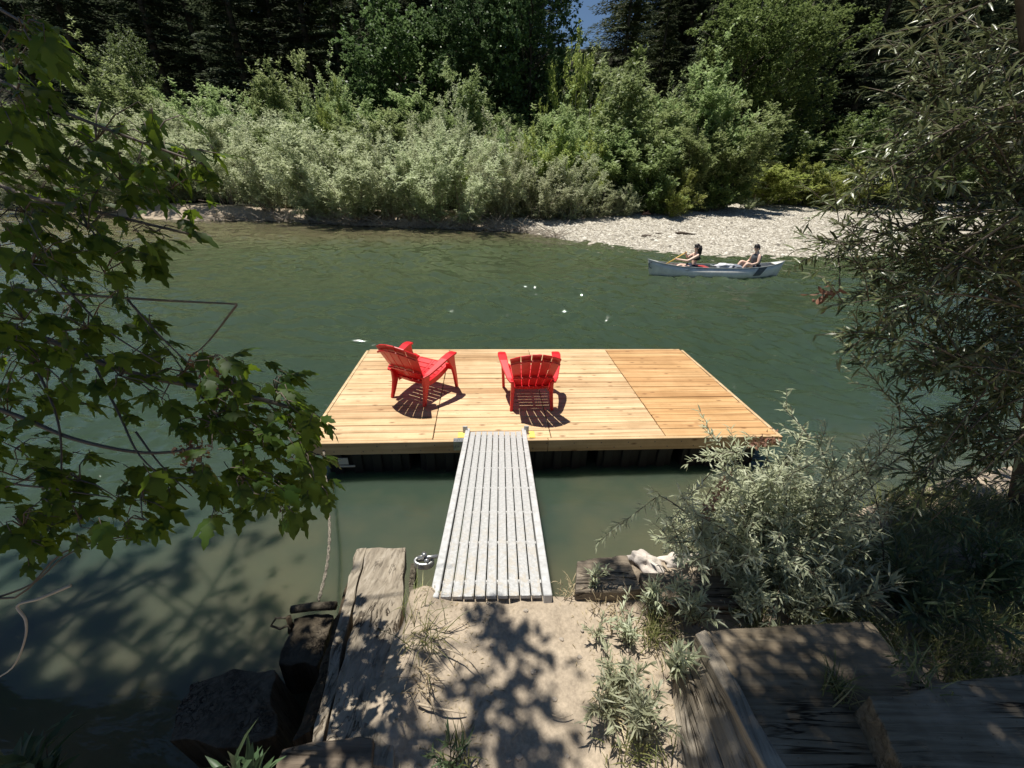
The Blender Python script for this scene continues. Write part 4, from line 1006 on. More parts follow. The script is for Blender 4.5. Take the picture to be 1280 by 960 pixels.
inb(slab('side_plank', M['oldwood'], A_(446, 687, .60), A_(457, 686, .60), A_(400, 945, .86), A_(386, 935, .86), .10, parent=bm_, seed=3, rough=.014))
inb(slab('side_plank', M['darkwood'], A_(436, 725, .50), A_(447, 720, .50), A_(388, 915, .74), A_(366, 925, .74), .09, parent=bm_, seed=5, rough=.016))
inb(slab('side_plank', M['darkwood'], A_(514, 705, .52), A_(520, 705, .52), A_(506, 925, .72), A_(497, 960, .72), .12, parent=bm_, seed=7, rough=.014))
slab('timber_post', M['darkwood'], A_(368, 768, .36), A_(418, 768, .34), A_(398, 832, .33), A_(346, 832, .34), 1.2, 'dark square timber post in the water just left of the beam', 'post', seed=11, rough=.022)
slab('timber_post', M['darkwood'], A_(238, 848, .42), A_(344, 836, .44), A_(345, 925, .42), A_(212, 925, .40), 1.2, 'wide dark timber block with rounded top at lower left in the water', 'post', seed=15, rough=.032)
slab('timber_block', M['oldwood_x'], A_(350, 932, .93), A_(468, 920, .93), A_(462, 1010, .93), A_(325, 1010, .93), .22, 'dark timber block end crossing the near foot of the beam', 'timber block', seed=19, rough=.012)
mb = MB(); mb.tube([A_(364, 762, .40), A_(392, 758, .40), A_(420, 757, .41)], [.024, .026, .025], 9); tag(mb.build('round_pole', M['darkwood'], smooth=True), 'short round dark pole lying on top of the square post', 'pole')
# mooring rope
rp = [at(405, 553, .42), at(405, 566, .33), at(409, 620, .30), at(412, 660, .27), at(409, 705, .28), at(398, 752, .40)]
rp = [Vector(q) for q in rp]; mb = MB(); pts = []
for i in range(len(rp)-1):
    for t in np.linspace(0, 1, 7)[:-1]:
        a, b, c, d = rp[max(i-1, 0)], rp[i], rp[i+1], rp[min(i+2, len(rp)-1)]
        pts.append(.5*((2*b)+(c-a)*t+(2*a-5*b+4*c-d)*t*t+(3*b-a-3*c+d)*t**3))
pts.append(rp[-1])
# two twisted strands
for ph in (0, math.pi):
    q2 = []
    for i in range(len(pts)-1):
        for t in (0, .33, .66):
            s_i = (i+t); P0 = pts[i].lerp(pts[i+1], t); q2.append(P0+Vector((math.cos(s_i*2.2+ph)*.006, math.sin(s_i*2.2+ph)*.006, 0)))
    mb.tube(q2, .0068, 6)
ro = mb.build('mooring_rope', M['rope'], smooth=True); tag(ro, 'old twisted rope hanging from the left dock corner to the post', 'rope')
q = at(362, 775, .38); mb = MB(); mb.tube([q+Vector((-.01, 0, .02)), q+Vector((-.09, .01, .0)), q+Vector((-.11, -.02, -.03)), q+Vector((-.05, -.03, -.04)), q+Vector((.0, -.02, -.02)), q+Vector((.01, -.03, -.08))], .008, 6)
mb.tube([q+Vector((0, 0, .03)), q+Vector((.005, -.01, -.03)), q+Vector((-.005, -.02, -.09))], .016, 7); tag(mb.build('rope_loop', M['darkwood'], smooth=True), 'dark knotted rope loop dangling from the square post', 'rope')

# right hand side retaining timbers and steps
slab('timber_block', M['oldwood_x'], A_(722, 702, .90), A_(786, 692, .90), A_(800, 735, .92), A_(720, 742, .91), .5, 'weathered timber block end beside the right edge of the gangway', 'timber block', seed=23, rough=.014)
slab('timber_block', M['oldwood_x'], A_(800, 716, .93), A_(905, 716, .95), A_(925, 755, .95), A_(815, 757, .93), .4, 'sand covered timber behind the sandbags', 'timber block', seed=27, rough=.014)
lumpy('sandbag', M['sandbag'], A_(806, 704, .86), (.085, .06, .05), 31, 'crumpled pale sandbag leaning against the timber block by the gangway', 'sandbag', amp=.5, rz=-.6)
lumpy('sandbag', M['sandbag'], A_(850, 703, .86), (.12, .05, .045), 35, 'second torn sandbag lying flat, half under the grey willow', 'sandbag', amp=.5, rz=.15)
st = empty('timber_step', (1.1, .8, .85)); tag(st, 'large dark timber step box with plank side at lower right', 'step')
def ins(o): o.location = Vector(o.location)-Vector(st.location); return o
Z1 = 1.10
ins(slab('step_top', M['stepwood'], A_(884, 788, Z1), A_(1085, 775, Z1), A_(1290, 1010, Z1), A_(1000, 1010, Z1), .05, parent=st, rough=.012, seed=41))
tlf, tnr = A_(876, 790, Z1-.01), A_(990, 1010, Z1-.01)
b1, b2 = A_(838, 862, .86), A_(858, 1010, .86)
for k, (f0, f1) in enumerate(((0, .485), (.505, 1))):
    p0, p1 = tlf.lerp(b1, f0), tnr.lerp(b2, f0); q0, q1 = tlf.lerp(b1, f1), tnr.lerp(b2, f1)
    ins(slab('side_board', M['oldwood'], p0, q0, q1, p1, -.035, parent=st, rough=.008, seed=50+k) if False else slab('side_board', M['oldwood'], q0, p0, p1, q1, .035, parent=st, rough=.008, seed=50+k))
ins(slab('edge_board', M['oldwood'], A_(870, 792, Z1+.012), A_(884, 786, Z1+.014), A_(1012, 1010, Z1+.014), A_(984, 1010, Z1+.012), .06, parent=st, rough=.010, seed=61))
s2 = slab('timber_step', M['stepwood'], A_(1082, 872, 1.22), A_(1330, 832, 1.22), A_(1400, 1010, 1.22), A_(1160, 1010, 1.22), .14, 'flat dark upper step board at the lower right corner', 'step', seed=71, rough=.012)
slab('timber_block', M['oldwood_x'], A_(1100, 695, .92), A_(1205, 690, .92), A_(1215, 712, .92), A_(1105, 716, .92), .3, 'pale timber lying in the grass under the dark willow', 'timber block', seed=75, rough=.012)
#@@PLANTS
# ------------------------------------------------------------------ near plants
def spine(pts, rad, mb, n=6, seg=5):
    pts = [Vector(p_) for p_ in pts]; out = []
    for i in range(len(pts)-1):
        a, b, c, d = pts[max(i-1, 0)], pts[i], pts[i+1], pts[min(i+2, len(pts)-1)]
        for k in range(seg):
            t = k/seg; out.append(.5*((2*b)+(c-a)*t+(2*a-5*b+4*c-d)*t*t+(3*b-a-3*c+d)*t**3))
    out.append(pts[-1]); r_ = list(np.linspace(rad[0], rad[1], len(out))); mb.tube(out, r_, n); return out

# ---- box elder on the left
elder = empty('box_elder_tree', (-4.2, 1.6, .4)); tag(elder, 'box elder tree with lobed leaves overhanging from the left side', 'tree')
rng = np.random.default_rng(101); mbw = MB()
def woff(p_): return Vector(p_)-Vector(elder.location)
spine([woff((-4.2, 1.6, -.3)), woff((-4.1, 1.7, 1.5)), woff((-3.7, 1.9, 3.2)), woff((-3.0, 2.0, 5.0)), woff((-2.4, 2.2, 6.8))], (.17, .06), mbw, 10)
mains = [  # px, py, depth lists
 ([(-160, 150, 2.4), (0, 232, 1.9), (110, 262, 1.65), (235, 292, 1.5)], .012),
 ([(-160, 330, 2.2), (0, 358, 1.7), (150, 372, 1.5), (296, 380, 1.35)], .008),
 ([(-200, 340, 2.4), (-20, 402, 1.9), (60, 425, 1.75), (150, 462, 1.65), (240, 482, 1.55), (330, 500, 1.5), (395, 520, 1.5)], .017),
 ([(-160, 460, 2.2), (0, 512, 1.6), (90, 548, 1.5), (180, 566, 1.45), (250, 560, 1.42)], .011),
 ([(-160, 60, 2.2), (-30, 90, 1.8), (80, 140, 1.6), (170, 175, 1.5), (262, 208, 1.45)], .010),
 ([(-30, 330, 1.8), (60, 345, 1.6), (130, 410, 1.5), (200, 455, 1.4)], .006),
 ([(25, 425, 1.8), (55, 480, 1.6), (75, 540, 1.5), (76, 620, 1.45)], .006),
 ([(120, 460, 1.65), (150, 520, 1.5), (175, 570, 1.4), (220, 610, 1.4)], .005),
 ([(160, 375, 1.5), (200, 420, 1.45), (240, 458, 1.45)], .005),
 ([(296, 381, 1.35), (262, 425, 1.4), (240, 445, 1.42)], .004),
 ([(240, 482, 1.55), (300, 560, 1.5), (300, 620, 1.48)], .005),
 ([(330, 500, 1.5), (370, 540, 1.5), (385, 590, 1.5)], .004),
 ([(170, 540, 1.5), (200, 580, 1.45), (240, 620, 1.45)], .004),
 ([(-100, 560, 1.9), (0, 600, 1.6), (60, 610, 1.5), (140, 622, 1.45)], .006),
 ([(-100, 650, 1.7), (0, 748, 1.4), (80, 690, 1.4), (160, 670, 1.4)], .005),
 ([(-120, -60, 2.2), (-20, 0, 1.5), (30, 30, 1.3), (60, 60, 1.2)], .007),
]
nodes = []   # (pos, dir)
for pts, r0 in mains:
    w3 = [woff(atd(*p_)) for p_ in pts]; o_ = spine(w3, (r0, r0*.35), mbw, 6)
for a in (mains[0], mains[1], mains[2], mains[3], mains[4], mains[14], mains[13], mains[15]):
    q = woff(atd(*a[0][0])); k = random.choice([1.2, 1.8, 2.6, 3.2]); spine([Vector((.2, .25, k+.3-.4)) if False else woff((-4.0, 1.7, .4+k*.6)), (q+woff((-3.6, 1.8, 1.0+k*.5)))/2, q], (.05, a[1]), mbw, 7)
# leaf-bearing twigs: (px, py, depth, n leaves, spread px)
clus = [(30, 40, 1.3, 12, 45), (20, 120, 1.35, 12, 40), (120, 175, 1.6, 14, 60), (190, 175, 1.5, 14, 50), (235, 195, 1.5, 10, 30), (60, 215, 1.6, 14, 70), (150, 225, 1.55, 16, 60), (215, 235, 1.5, 10, 40), (30, 265, 1.5, 16, 70), (110, 285, 1.5, 16, 60), (195, 290, 1.5, 12, 45),
        (40, 330, 1.55, 16, 70), (130, 340, 1.5, 14, 60), (30, 400, 1.6, 16, 60), (110, 410, 1.55, 12, 60), (190, 395, 1.5, 4, 25), (60, 460, 1.6, 14, 70), (150, 470, 1.55, 14, 60), (230, 465, 1.5, 14, 50), (290, 480, 1.5, 14, 40), (345, 490, 1.5, 12, 35), (375, 520, 1.5, 12, 28),
        (270, 530, 1.5, 14, 45), (330, 550, 1.5, 14, 40), (380, 570, 1.5, 12, 22), (390, 600, 1.5, 7, 18), (240, 590, 1.5, 10, 40), (305, 600, 1.5, 10, 35), (360, 615, 1.5, 6, 22), (180, 610, 1.45, 10, 45), (100, 600, 1.5, 12, 55), (30, 600, 1.5, 12, 50), (30, 660, 1.45, 12, 45), (100, 650, 1.45, 9, 45), (180, 650, 1.45, 4, 25), (270, 640, 1.45, 3, 15), (10, 520, 1.6, 12, 60), (10, 180, 1.5, 12, 50), (350, 640, 1.5, 4, 14)]
LP = []; LD = []; LN = []; LL = []; LC = []; toc = Vector((0, -1, .2))
def compound(p_, d, size, cv):
    """five lobed leaflets on one stalk"""
    d = Vector(d).normalized(); s_v = d.cross(Vector((0, 0, 1)))
    s_v = s_v.normalized() if s_v.length > .1 else Vector((1, 0, 0)); up_ = s_v.cross(d).normalized()
    st_ = size*.55; e = Vector(p_)+d*st_; mbw.tube([p_, e], [.0018, .0012], 3)
    for (f, sgn, k) in ((1, 0, 1.0), (.72, 1, .8), (.72, -1, .8)) + (((.40, 1, .62), (.40, -1, .62)) if random.random() < .55 else ()):
        o_ = Vector(p_)+d*st_*f; dd_ = (d+s_v*sgn*.95+Vector((0, 0, -.25))+Vector([random.gauss(0, .12) for _ in range(3)])).normalized()
        LP.append(o_); LD.append(dd_); LN.append((up_+Vector([random.gauss(0, .3) for _ in range(3)])).normalized()); LL.append(size*k*random.uniform(.85, 1.15)); LC.append(min(1, max(0, cv*.6+random.random()*.4)))
random.seed(31)
clus += [(20, 80, 1.9, 14, 60), (80, 200, 2.0, 16, 90), (40, 300, 2.0, 18, 90), (120, 240, 1.9, 12, 70), (30, 440, 2.0, 16, 80), (90, 380, 2.0, 12, 80), (20, 560, 1.9, 14, 60), (300, 520, 1.7, 10, 50), (330, 590, 1.65, 8, 40), (240, 200, 1.45, 7, 30)]
for (px, py, dep, cnt, sp) in clus:
    cnt = int(cnt*(1.6 if px < 130 or py > 460 else .9))
    for k in range(cnt):
        x = px+max(-1, min(1, random.gauss(0, .6)))*sp; y = py+max(-1, min(1, random.gauss(0, .5)))*sp*.8; d_ = dep+random.gauss(0, .13)
        if px > 200: x = min(x, px+sp*1.0)
        p_ = woff(atd(x, y, d_)); out = (Vector((random.gauss(.45, .6), random.gauss(0, .6), random.gauss(-.7, .4)))).normalized()
        if k % 3 == 0:
            q = woff(atd(px, py, dep)); mbw.tube([q, q.lerp(p_, .5)+Vector((0, 0, .02)), p_], [.003, .0025, .0018], 3)
        compound(p_, out, random.uniform(.048, .094), random.random())
arr = lambda a: np.array([tuple(v_) for v_ in a])
# overhead crown (above and outside the picture) that throws the dappled shade
def shade(tx, ty, tz, h, rx, ry, cnt, size=.10):
    c = Vector((tx, ty, tz))+Vector((-.208, .189, 1))*h
    for k in range(cnt):
        p_ = c+Vector((random.gauss(0, rx), random.gauss(0, ry), random.gauss(0, .25)))
        LP.append(woff(p_)); LD.append(Vector((random.gauss(.2, .6), random.gauss(0, .6), random.gauss(-.3, .4))).normalized()); LN.append(Vector((random.gauss(0, .4), random.gauss(0, .4), 1)).normalized()); LL.append(size*random.uniform(.7, 1.3)); LC.append(random.random())
shade(-2.2, .85, 0, 8.5, .75, .28, 1250, .19); shade(-2.9, 1.7, 0, 8.5, .7, .45, 260, .19); shade(-1.35, .95, .2, 8.0, .26, .20, 600, .17)
shade(-1.85, 1.30, 2.8, 3.0, .26, .22, 380, .13)
shade(-.58, .72, .9, 3.2, .12, .05, 50)
shade(.00, 1.20, .85, 4.4, .07, .05, 50); shade(.07, 1.08, .85, 4.4, .10, .04, 26); shade(.06, .80, .85, 4.4, .09, .11, 120); shade(-.22, .95, .85, 4.2, .07, .06, 24); shade(-.38, .70, .85, 4, .08, .06, 40)
for a in ((-3.8, 2.5, 8.4), (-1.2, 2.4, 5.2), (-.8, 1.9, 4.9), (-2.6, 2.6, 5.4), (-3.6, 4.3, 4.4)): spine([woff((-3.2, 2.0, 4.6)), woff(((a[0]-3.0)/2, (a[1]+2)/2, 5.1)), woff(a)], (.022, .004), mbw, 6)
mbw.build('trunk', M['twig'], elder, smooth=True)
leaf_object('crown', M['n_elder'], arr(LP), arr(LD), arr(LN), np.array(LL), np.array(LL)*.58, 'lobed', np.array(LC), elder)
# dead seed clusters
rng = np.random.default_rng(8)
for (px, py) in ((255, 450), (245, 560), (232, 565), (265, 470)):
    c = np.array(woff(atd(px, py, 1.45))); P = c+np.clip(rng.normal(size=(60, 3)), -1.6, 1.6)*.018
    leaf_object('dry_seed_cluster', M['dead'], P, nrm(rv(rng, len(P))+np.array([0, 0, -.8])), rv(rng, len(P)), .022, .012, 'fold', rng.random(len(P)), elder)

# ---- generic near willow twig generator
def willow_plant(name, label, cat, root_pos, branches, leafL, leafW, mat, seed, side=6, sidelen=.25, lpm=70, stem_r=.006, woodmat='twig', shape='willow', tip_up=.2, part='foliage', extra=None, stemname='stems', flat=1.0):
    """branches: list of world-space point lists; sidelen twigs along them; lpm leaves per metre"""
    rng = np.random.default_rng(seed); root = empty(name, root_pos); tag(root, label, cat); mb = MB(); rp_ = Vector(root_pos)
    O, D, Ln = [], [], []
    for bi, pts in enumerate(branches):
        o_ = spine([Vector(p_)-rp_ for p_ in pts], (stem_r, stem_r*.3), mb, 5)
        n0 = len(o_)
        for i in range(int(n0*.15), n0-1):
            t = (o_[i+1]-o_[i]); O.append(np.array(o_[i])); D.append(np.array(t.normalized())); Ln.append(t.length)
        for k in range(side):
            i = rng.integers(int(n0*.2), n0-1); t = np.array((o_[i+1]-o_[i]).normalized())
            d = nrm((t*.9+rv(rng, 1)[0]*.8+np.array([0, 0, tip_up]))[None])[0]; l_ = sidelen*rng.uniform(.4, 1.2)
            s0 = np.array(o_[i]); s1 = s0+d*l_; mb.tube([s0, s0+d*l_*.5+np.array([0, 0, .01]), s1], [stem_r*.4, stem_r*.3, stem_r*.15], 4)
            for q in range(3): O.append(s0+d*l_*q/3); D.append(d); Ln.append(l_/3)
    O = np.array(O); D = np.array(D); Ln = np.array(Ln)
    per = np.maximum(1, (Ln*lpm*rng.uniform(.7, 1.3, len(Ln))+rng.random(len(Ln))).astype(int)); idx = np.repeat(np.arange(len(O)), per); n_ = len(idx)
    P = O[idx]+D[idx]*(Ln[idx]*rng.random(n_))[:, None]
    dd_ = nrm(D[idx]*.85+rv(rng, n_)*.85)*np.array([1, 1, flat]); nn_ = nrm(rv(rng, n_)*(.8 if flat == 1 else .5)+np.array([-.15, 0, 1]))
    cv = rng.random(len(O))
    mb.build(stemname, M[woodmat], root, smooth=True)
    leaf_object(part, mat, P, dd_, nn_, leafL*rng.uniform(.6, 1.25, n_), leafW*rng.uniform(.75, 1.2, n_), shape, np.clip(cv[idx]*.4+rng.random(n_)*.6, 0, 1), root)
    return root

# ---- dark willow tree at right
rng = np.random.default_rng(55); RB = (3.6, 1.7, .5); brs = []
edge = [(1165, 20), (1120, 60), (1125, 130), (1110, 190), (1070, 225), (1030, 262), (1004, 290), (1030, 320), (1045, 360), (1075, 390), (1060, 430), (1120, 440), (1110, 500), (1130, 560), (1120, 610), (1140, 650)]
for i in range(185):
    k = i % len(edge); ex, ey = edge[k]; f = rng.random()**.9*(0 if i < 40 else 1)
    tx = ex+f*(1350-ex)+rng.normal()*8; ty = ey+rng.normal()*(20+24*f); dep = rng.uniform(1.55, 2.3)+f*.25
    tip = atd(tx, ty, dep); src = Vector((3.4+rng.normal()*.15, 2.0+rng.normal()*.4, 1.0+rng.random()*3.0)); 
    s0 = tip+(src-tip)*min(1, .85/(src-tip).length); s0.z += .12
    brs.append([s0, (s0+tip)/2+Vector((0, 0, .08)), tip])
wil = willow_plant('willow_tree', 'dense dark willow with narrow leaves filling the right side', 'tree', RB, brs, .062, .0115, M['n_willow'], 5, flat=.7, side=7, sidelen=.22, lpm=72, stem_r=.006, part='crown', stemname='twigs')
mb = MB()
rb = Vector(RB)
for k in range(7):
    a = Vector((3.5+rng.normal()*.1, 1.9+rng.normal()*.2, .4)); e = Vector((3.0+rng.normal()*.5, 2.2+rng.normal()*.5, 2.6+rng.random()*1.6)); spine([a-rb, (a+e)/2-rb+Vector((.15, 0, .1)), e-rb], (.045, .012), mb, 7)
mb.build('trunk', M['bark'], wil, smooth=True)
# unseen leaf canopy added above the step to shade the lower right corner
rng2 = np.random.default_rng(66); P = []
for (tx, ty, tz, h_, rx, ry, cnt) in ((1.35, .72, 1.15, 4.3, .27, .20, 4200), (2.1, .95, 1.1, 4.0, .4, .25, 4600), (1.0, 1.28, .9, 4.3, .13, .08, 650), (.62, 1.50, .9, 4.2, .10, .06, 240), (.95, .58, .9, 4.4, .09, .12, 1100)):
    c = np.array([tx, ty, tz])+np.array([-.208, .189, 1])*h_; P.append(c+rng2.normal(size=(cnt, 3))*np.array([rx, ry, .3])-np.array(RB))
P = np.concatenate(P); n_ = len(P)
leaf_object('unseen_shade_crown', M['n_willow'], P, rv(rng2, n_), nrm(rv(rng2, n_)*.6+np.array([0, 0, 1])), .085*rng2.uniform(.7, 1.2, n_), .02, 'fold', rng2.random(n_), wil)
mb = MB()
for a in ((1.0, 1.5, 4.4), (1.6, 1.7, 4.2), (.3, 1.9, 4.2), (2.2, 2.3, 3.6)): spine([Vector((3.2, 2.1, 3.2))-rb, (Vector((3.2, 2.1, 3.9))+Vector(a))/2-rb, Vector(a)-rb], (.025, .006), mb, 6)
mb.build('limbs', M['bark'], wil, smooth=True)  # limbs reaching up to the added shade leaves

# ---- grey sandbar willow bush lower right
rng = np.random.default_rng(56); GB = (1.65, 1.85, .6); brs = []
tips = [(905, 560), (880, 600), (870, 650), (880, 690), (930, 590), (950, 630), (990, 600), (1000, 650), (1040, 600), (1060, 650), (930, 680), (980, 700), (1040, 700), (1090, 640), (1100, 590), (1000, 560), (1050, 560), (900, 720), (960, 740), (1020, 745), (1090, 700), (1110, 550), (870, 670), (845, 680), (960, 575), (850, 700), (900, 740), (870, 720), (940, 770), (1000, 775), (1060, 770), (890, 640), (910, 610)]
for i in range(120):
    tx, ty = tips[i % len(tips)]; tx += rng.normal()*22; ty += rng.normal()*19; dep = rng.uniform(1.7, 2.4)
    tip = atd(tx, ty, dep); b0 = Vector((1.55+rng.normal()*.25, 1.75+rng.normal()*.12, .75)); m_ = (b0+tip)/2+Vector((0, 0, .10)); brs.append([b0, m_, tip])
brs.append([Vector((1.35, 1.8, .8)), atd(875, 655, 2.0), atd(830, 622, 2.0), atd(812, 628, 2.02), atd(745, 680, 2.05)])
brs.append([Vector((1.4, 1.9, .8)), atd(1000, 560, 2.2), atd(1010, 545, 2.2), atd(978, 508, 2.2)])
brs.append([Vector((1.7, 1.9, .9)), atd(1140, 560, 2.2), atd(1105, 490, 2.1), atd(1045, 418, 2.1)])
brs.append([Vector((1.5, 1.9, .8)), atd(960, 565, 2.1), atd(920, 565, 2.1), atd(870, 572, 2.1)])
willow_plant('grey_willow_bush', 'pale grey green willow bush beside the right corner of the dock', 'bush', GB, brs, .05, .0085, M['n_grey'], 6, flat=.5, side=6, sidelen=.15, lpm=100, stem_r=.0045)
# ---- small willow sprigs on the ground
def sprig(px, py, z, n_, h, sp, label, seed, mat='n_grey', leafL=.05, leafW=.008, lpm=150, name='willow_sprig', cat='sprig'):
    b = at(px, py, z); rng = np.random.default_rng(seed); br_ = []
    for k in range(n_):
        a = rng.random()*6.28; r_ = sp*rng.random(); t = b+Vector((math.cos(a)*r_, math.sin(a)*r_, h*rng.uniform(.6, 1.1))); br_.append([b+Vector((rng.normal()*.015, rng.normal()*.015, -.02)), (b+t)/2+Vector((0, 0, .02)), t])
    return willow_plant(name, label, cat, b, br_, leafL, leafW, M[mat], seed, side=1, sidelen=.08, lpm=lpm, stem_r=.003, tip_up=.4)
sprig(775, 862, .86, 13, .20, .14, 'pale willow sprig cluster growing beside the sandy path', 201)
sprig(800, 915, .88, 13, .20, .12, 'grey green sprig cluster against the lower plank side', 202, leafL=.055)
sprig(838, 845, .90, 4, .20, .05, 'upright sprig leaning on the plank side of the step', 203, leafL=.07, leafW=.011)
sprig(785, 800, .86, 7, .10, .09, 'small dark sprig in the sand below the timber block', 204, leafL=.04)
sprig(738, 735, .88, 6, .14, .05, 'thin sprig climbing over the timber block corner', 205, leafL=.035)
sprig(745, 795, .86, 4, .07, .05, 'tiny sprig on the sand at the right of the gangway end', 206, leafL=.035)
sprig(70, 985, .55, 7, .24, .18, 'dark broad leaved weed at the lower left corner above the water', 207, mat='n_weed', leafL=.11, leafW=.028, lpm=28, name='weed', cat='weed')
sprig(325, 985, .90, 4, .24, .06, 'shaded broad leaved weed growing between the timber blocks', 208, mat='n_weed', leafL=.12, leafW=.024, lpm=30, name='weed', cat='weed')
sprig(565, 965, .87, 6, .12, .10, 'green weed at the bottom edge beside the beam', 209, mat='n_weed', leafL=.06, leafW=.010, lpm=90, name='weed', cat='weed')
sprig(812, 760, .90, 9, .16, .12, 'pale sprig on the earth between timber block and grey bush', 230, leafL=.045)
sprig(868, 775, .92, 10, .20, .14, 'grey green sprig at the top corner of the step box', 231, leafL=.05)
sprig(930, 765, .92, 12, .22, .16, 'grey leafy clump between the grey bush and the step top', 232, leafL=.055, leafW=.009)
sprig(990, 770, .92, 12, .22, .16, 'grey leafy clump behind the middle of the step top', 233, leafL=.055, leafW=.009)
sprig(755, 890, .86, 8, .16, .10, 'pale sprig leaning out over the sandy path', 234, leafL=.05)
# dead pinkish flower stalk
q = atd(885, 605, 1.95); rngd = np.random.default_rng(3); t_ = rngd.random(90); P = np.array([tuple(atd(912-35*a, 592+60*a, 1.9)) for a in t_])+rngd.normal(size=(90, 3))*.010
dl = leaf_object('dead_flower_stalk', M['dead'], P, rv(rngd, 90), rv(rngd, 90), .022, .014, 'fold', .5+.5*rngd.random(90)); tag(dl, 'dry pinkish flower stalk hanging at the left of the grey willow', 'flower stalk')
rngd = np.random.default_rng(4); t_ = rngd.random(70); P = np.array([tuple(atd(968-25*a, 545+12*a, 2.0)) for a in t_])+rngd.normal(size=(70, 3))*.014
dl = leaf_object('dead_flower_stalk', M['dead'], P, rv(rngd, 70), rv(rngd, 70), .022, .014, 'fold', .3+.6*rngd.random(70)); tag(dl, 'dry reddish flower stalk over the right front dock corner', 'flower stalk')
P = np.array([tuple(atd(1030, 368, 1.7))])+rngd.normal(size=(24, 3))*.022
dl = leaf_object('dead_leaf_cluster', M['dead'], P, nrm(rv(rngd, 24)+np.array([-.5, 0, -.3])), rv(rngd, 24), .045, .014, 'willow', rngd.random(24)); tag(dl, 'orange brown dead leaves on a tip of the dark willow', 'dead leaves')

# ---- grass tufts
def tuft(px, py, z, n_, l_, sp, label, seed, mat='n_grass', wd=.005, name='grass_tuft', lean=(0, 0)):
    b = at(px, py, z); rng = np.random.default_rng(seed); P = np.zeros((n_, 3)); P[:, :2] = rng.normal(size=(n_, 2))*sp*.35; P[:, 2] = -.01
    D = rng.normal(size=(n_, 3))*.45; D[:, 2] = 1; D[:, 0] += lean[0]; D[:, 1] += lean[1]
    NN = np.cross(np.cross(D, [0, 0, 1]), D)+rng.normal(size=(n_, 3))*.1
    tv = T['blade']
    o = leaf_object(name, M[mat], P, D, -NN if False else NN, l_*rng.uniform(.5, 1.2, n_), wd, 'blade', rng.random(n_)); o.location = b
    tag(o, label, 'grass'); return o
T['blade'] = ([(0, .5, 0), (0, -.5, 0), (.35, .45, .03), (.35, -.45, .03), (.65, .35, -.03), (.65, -.35, -.03), (.87, .2, -.18), (.87, -.2, -.18), (1, 0, -.34)], [(0, 1, 3, 2), (2, 3, 5, 4), (4, 5, 7, 6), (6, 7, 8)])
tuft(528, 800, .84, 70, .20, .13, 'arching green sedge tuft between the beam and the path', 301, lean=(.25, 0))
tuft(522, 760, .80, 40, .16, .10, 'thin sedge tuft beside the gangway foot', 302, lean=(.1, .1))
tuft(528, 850, .84, 50, .16, .10, 'dry straw coloured tuft at the left edge of the path', 303, mat='n_straw', lean=(.2, -.3))
tuft(712, 738, .86, 40, .07, .08, 'short dry grass at the right corner of the gangway', 304, mat='n_straw')
tuft(760, 765, .87, 60, .07, .16, 'straw tuft on the sand beside the timber block', 305, mat='n_straw')
tuft(820, 790, .88, 150, .11, .14, 'green grass clump at the upper corner of the step box', 306)
tuft(845, 765, .90, 90, .10, .2, 'loose dry grass behind the step box', 307, mat='n_straw')
tuft(1045, 862, 1.11, 60, .13, .08, 'dark grass tuft growing on the step top', 308)
tuft(1150, 845, 1.20, 60, .14, .12, 'grass tuft at the edge of the upper step', 309)
tuft(795, 945, .88, 80, .10, .16, 'grass at the foot of the plank side near the bottom edge', 310)
tuft(575, 955, .87, 30, .12, .08, 'few green blades at the bottom of the path', 311)
tuft(770, 870, .87, 60, .10, .14, 'straw among the pale sprigs beside the path', 312, mat='n_straw')
# grass cover on the right bank
rng = np.random.default_rng(91); n_ = 15000; X = rng.uniform(1.15, 4.2, n_); Yv = rng.uniform(.8, 2.2, n_)
ok = (vnoise(X, Yv, 3.0, 12) > -.22) & ((Yv > 1.12) | (X > 1.9)) & (Yv < near_edge(X)+.05); X, Yv = X[ok], Yv[ok]; n_ = len(X)
P = np.stack([X, Yv, near_z(X[None], Yv[None])[0]-.005], 1); D = rng.normal(size=(n_, 3))*.5; D[:, 2] = 1; NN = np.cross(np.cross(D, [0, 0, 1]), D)
o = leaf_object('grass', M['n_grass'], P, D, NN, rng.uniform(.07, .2, n_), .005, 'blade', rng.random(n_)); tag(o, 'long mixed green and dry grass under the willows on the right bank', 'grass', kind='stuff')
# weeds hiding the bank edge
sprig(1120, 760, .92, 16, .3, .35, 'leafy green weed clump in the grass behind the step', 220, mat='n_weed', leafL=.09, leafW=.013, lpm=90, name='weed', cat='weed')
sprig(1230, 740, .92, 16, .35, .35, 'tall weed clump in the grass at the right edge', 221, mat='n_weed', leafL=.09, leafW=.013, lpm=90, name='weed', cat='weed')
sprig(1050, 760, .90, 12, .28, .22, 'grey leaved weed clump between the bush and the step', 222, mat='n_grey', leafL=.09, leafW=.012, lpm=80, name='weed', cat='weed')

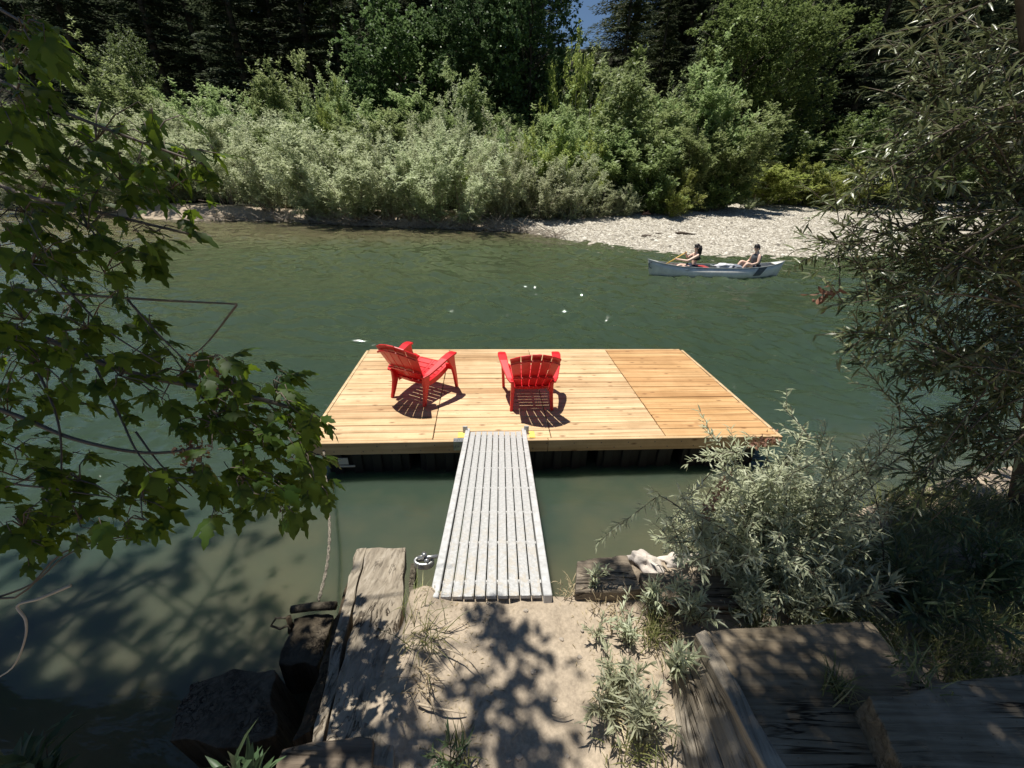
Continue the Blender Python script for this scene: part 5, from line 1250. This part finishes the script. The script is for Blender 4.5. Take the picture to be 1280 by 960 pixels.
# ---- loose bits: twigs, vine, straw, pebbles
def stick(name, pts, r_, label, cat='twig', mat='drytwig'):
    mb = MB(); spine([Vector(p_) for p_ in pts], (r_, r_*.4), mb, 6); o = mb.build(name, M[mat], smooth=True); return tag(o, label, cat)
stick('twig', [at(548, 815, .88), at(560, 812, .90), at(585, 825, .90), at(603, 848, .87)], .004, 'thin arched dead twig on the left edge of the path')
stick('twig', [at(522, 880, .88), at(550, 886, .88), at(582, 892, .87)], .006, 'dark flat root stub lying at the left of the path')
stick('twig', [at(690, 893, .865), at(703, 897, .87), at(716, 893, .865)], .003, 'short pale curled twig lying on the sand')
stick('twig', [at(640, 925, .865), at(658, 905, .865)], .0015, 'straight thin straw stalk on the shaded sand')
stick('twig', [at(560, 790, .865), at(600, 770, .87), at(618, 790, .865)], .002, 'pale bent straw on the sand near the gangway')
stick('hanging_vine', [atd(88, 732, 1.35), atd(50, 748, 1.34), atd(22, 757, 1.33), atd(32, 775, 1.33), atd(31, 800, 1.33), atd(15, 835, 1.33), atd(-20, 855, 1.3)], .005, 'pale dry vine dangling over the water at the left edge', 'vine', 'stick')
stick('twig', [atd(-20, 752, 1.4), atd(40, 730, 1.42), atd(90, 690, 1.45), atd(165, 672, 1.5)], .004, 'bare curved twig over the water below the box elder', 'twig', 'twig')
random.seed(61)
for k in range(26):
    x = random.uniform(-.42, .7); y = random.uniform(.62, 1.36); r_ = random.uniform(.005, .013)
    o = lumpy('pebble', M['stick'], (x, y, float(near_z(np.array([[x]]), np.array([[y]]))[0, 0])+r_*.3), (r_*1.3, r_, r_*.7), k, 'small pebble half sunk in the sandy path', 'pebble', 'pebbles on the path')
rng = np.random.default_rng(17); n_ = 1500; X = rng.uniform(-.45, .8, n_); Yv = rng.uniform(.6, 1.5, n_); keep = (np.abs(X-.15) > .22*rng.random(n_)+.1); X, Yv = X[keep], Yv[keep]; n_ = len(X)
P = np.stack([X, Yv, near_z(X[None], Yv[None])[0]+.003], 1); D = rng.normal(size=(n_, 3)); D[:, 2] *= .12; NN = np.tile([0., 0., 1.], (n_, 1))+rng.normal(size=(n_, 3))*.15
o = leaf_object('leaf_litter', M['n_straw'], P, D, NN, rng.uniform(.01, .035, n_), rng.uniform(.0015, .004, n_), 'fold', rng.random(n_)); tag(o, 'tiny dry straw and leaf bits scattered over the sandy path', 'litter', kind='stuff')
print('objects', len(bpy.data.objects))
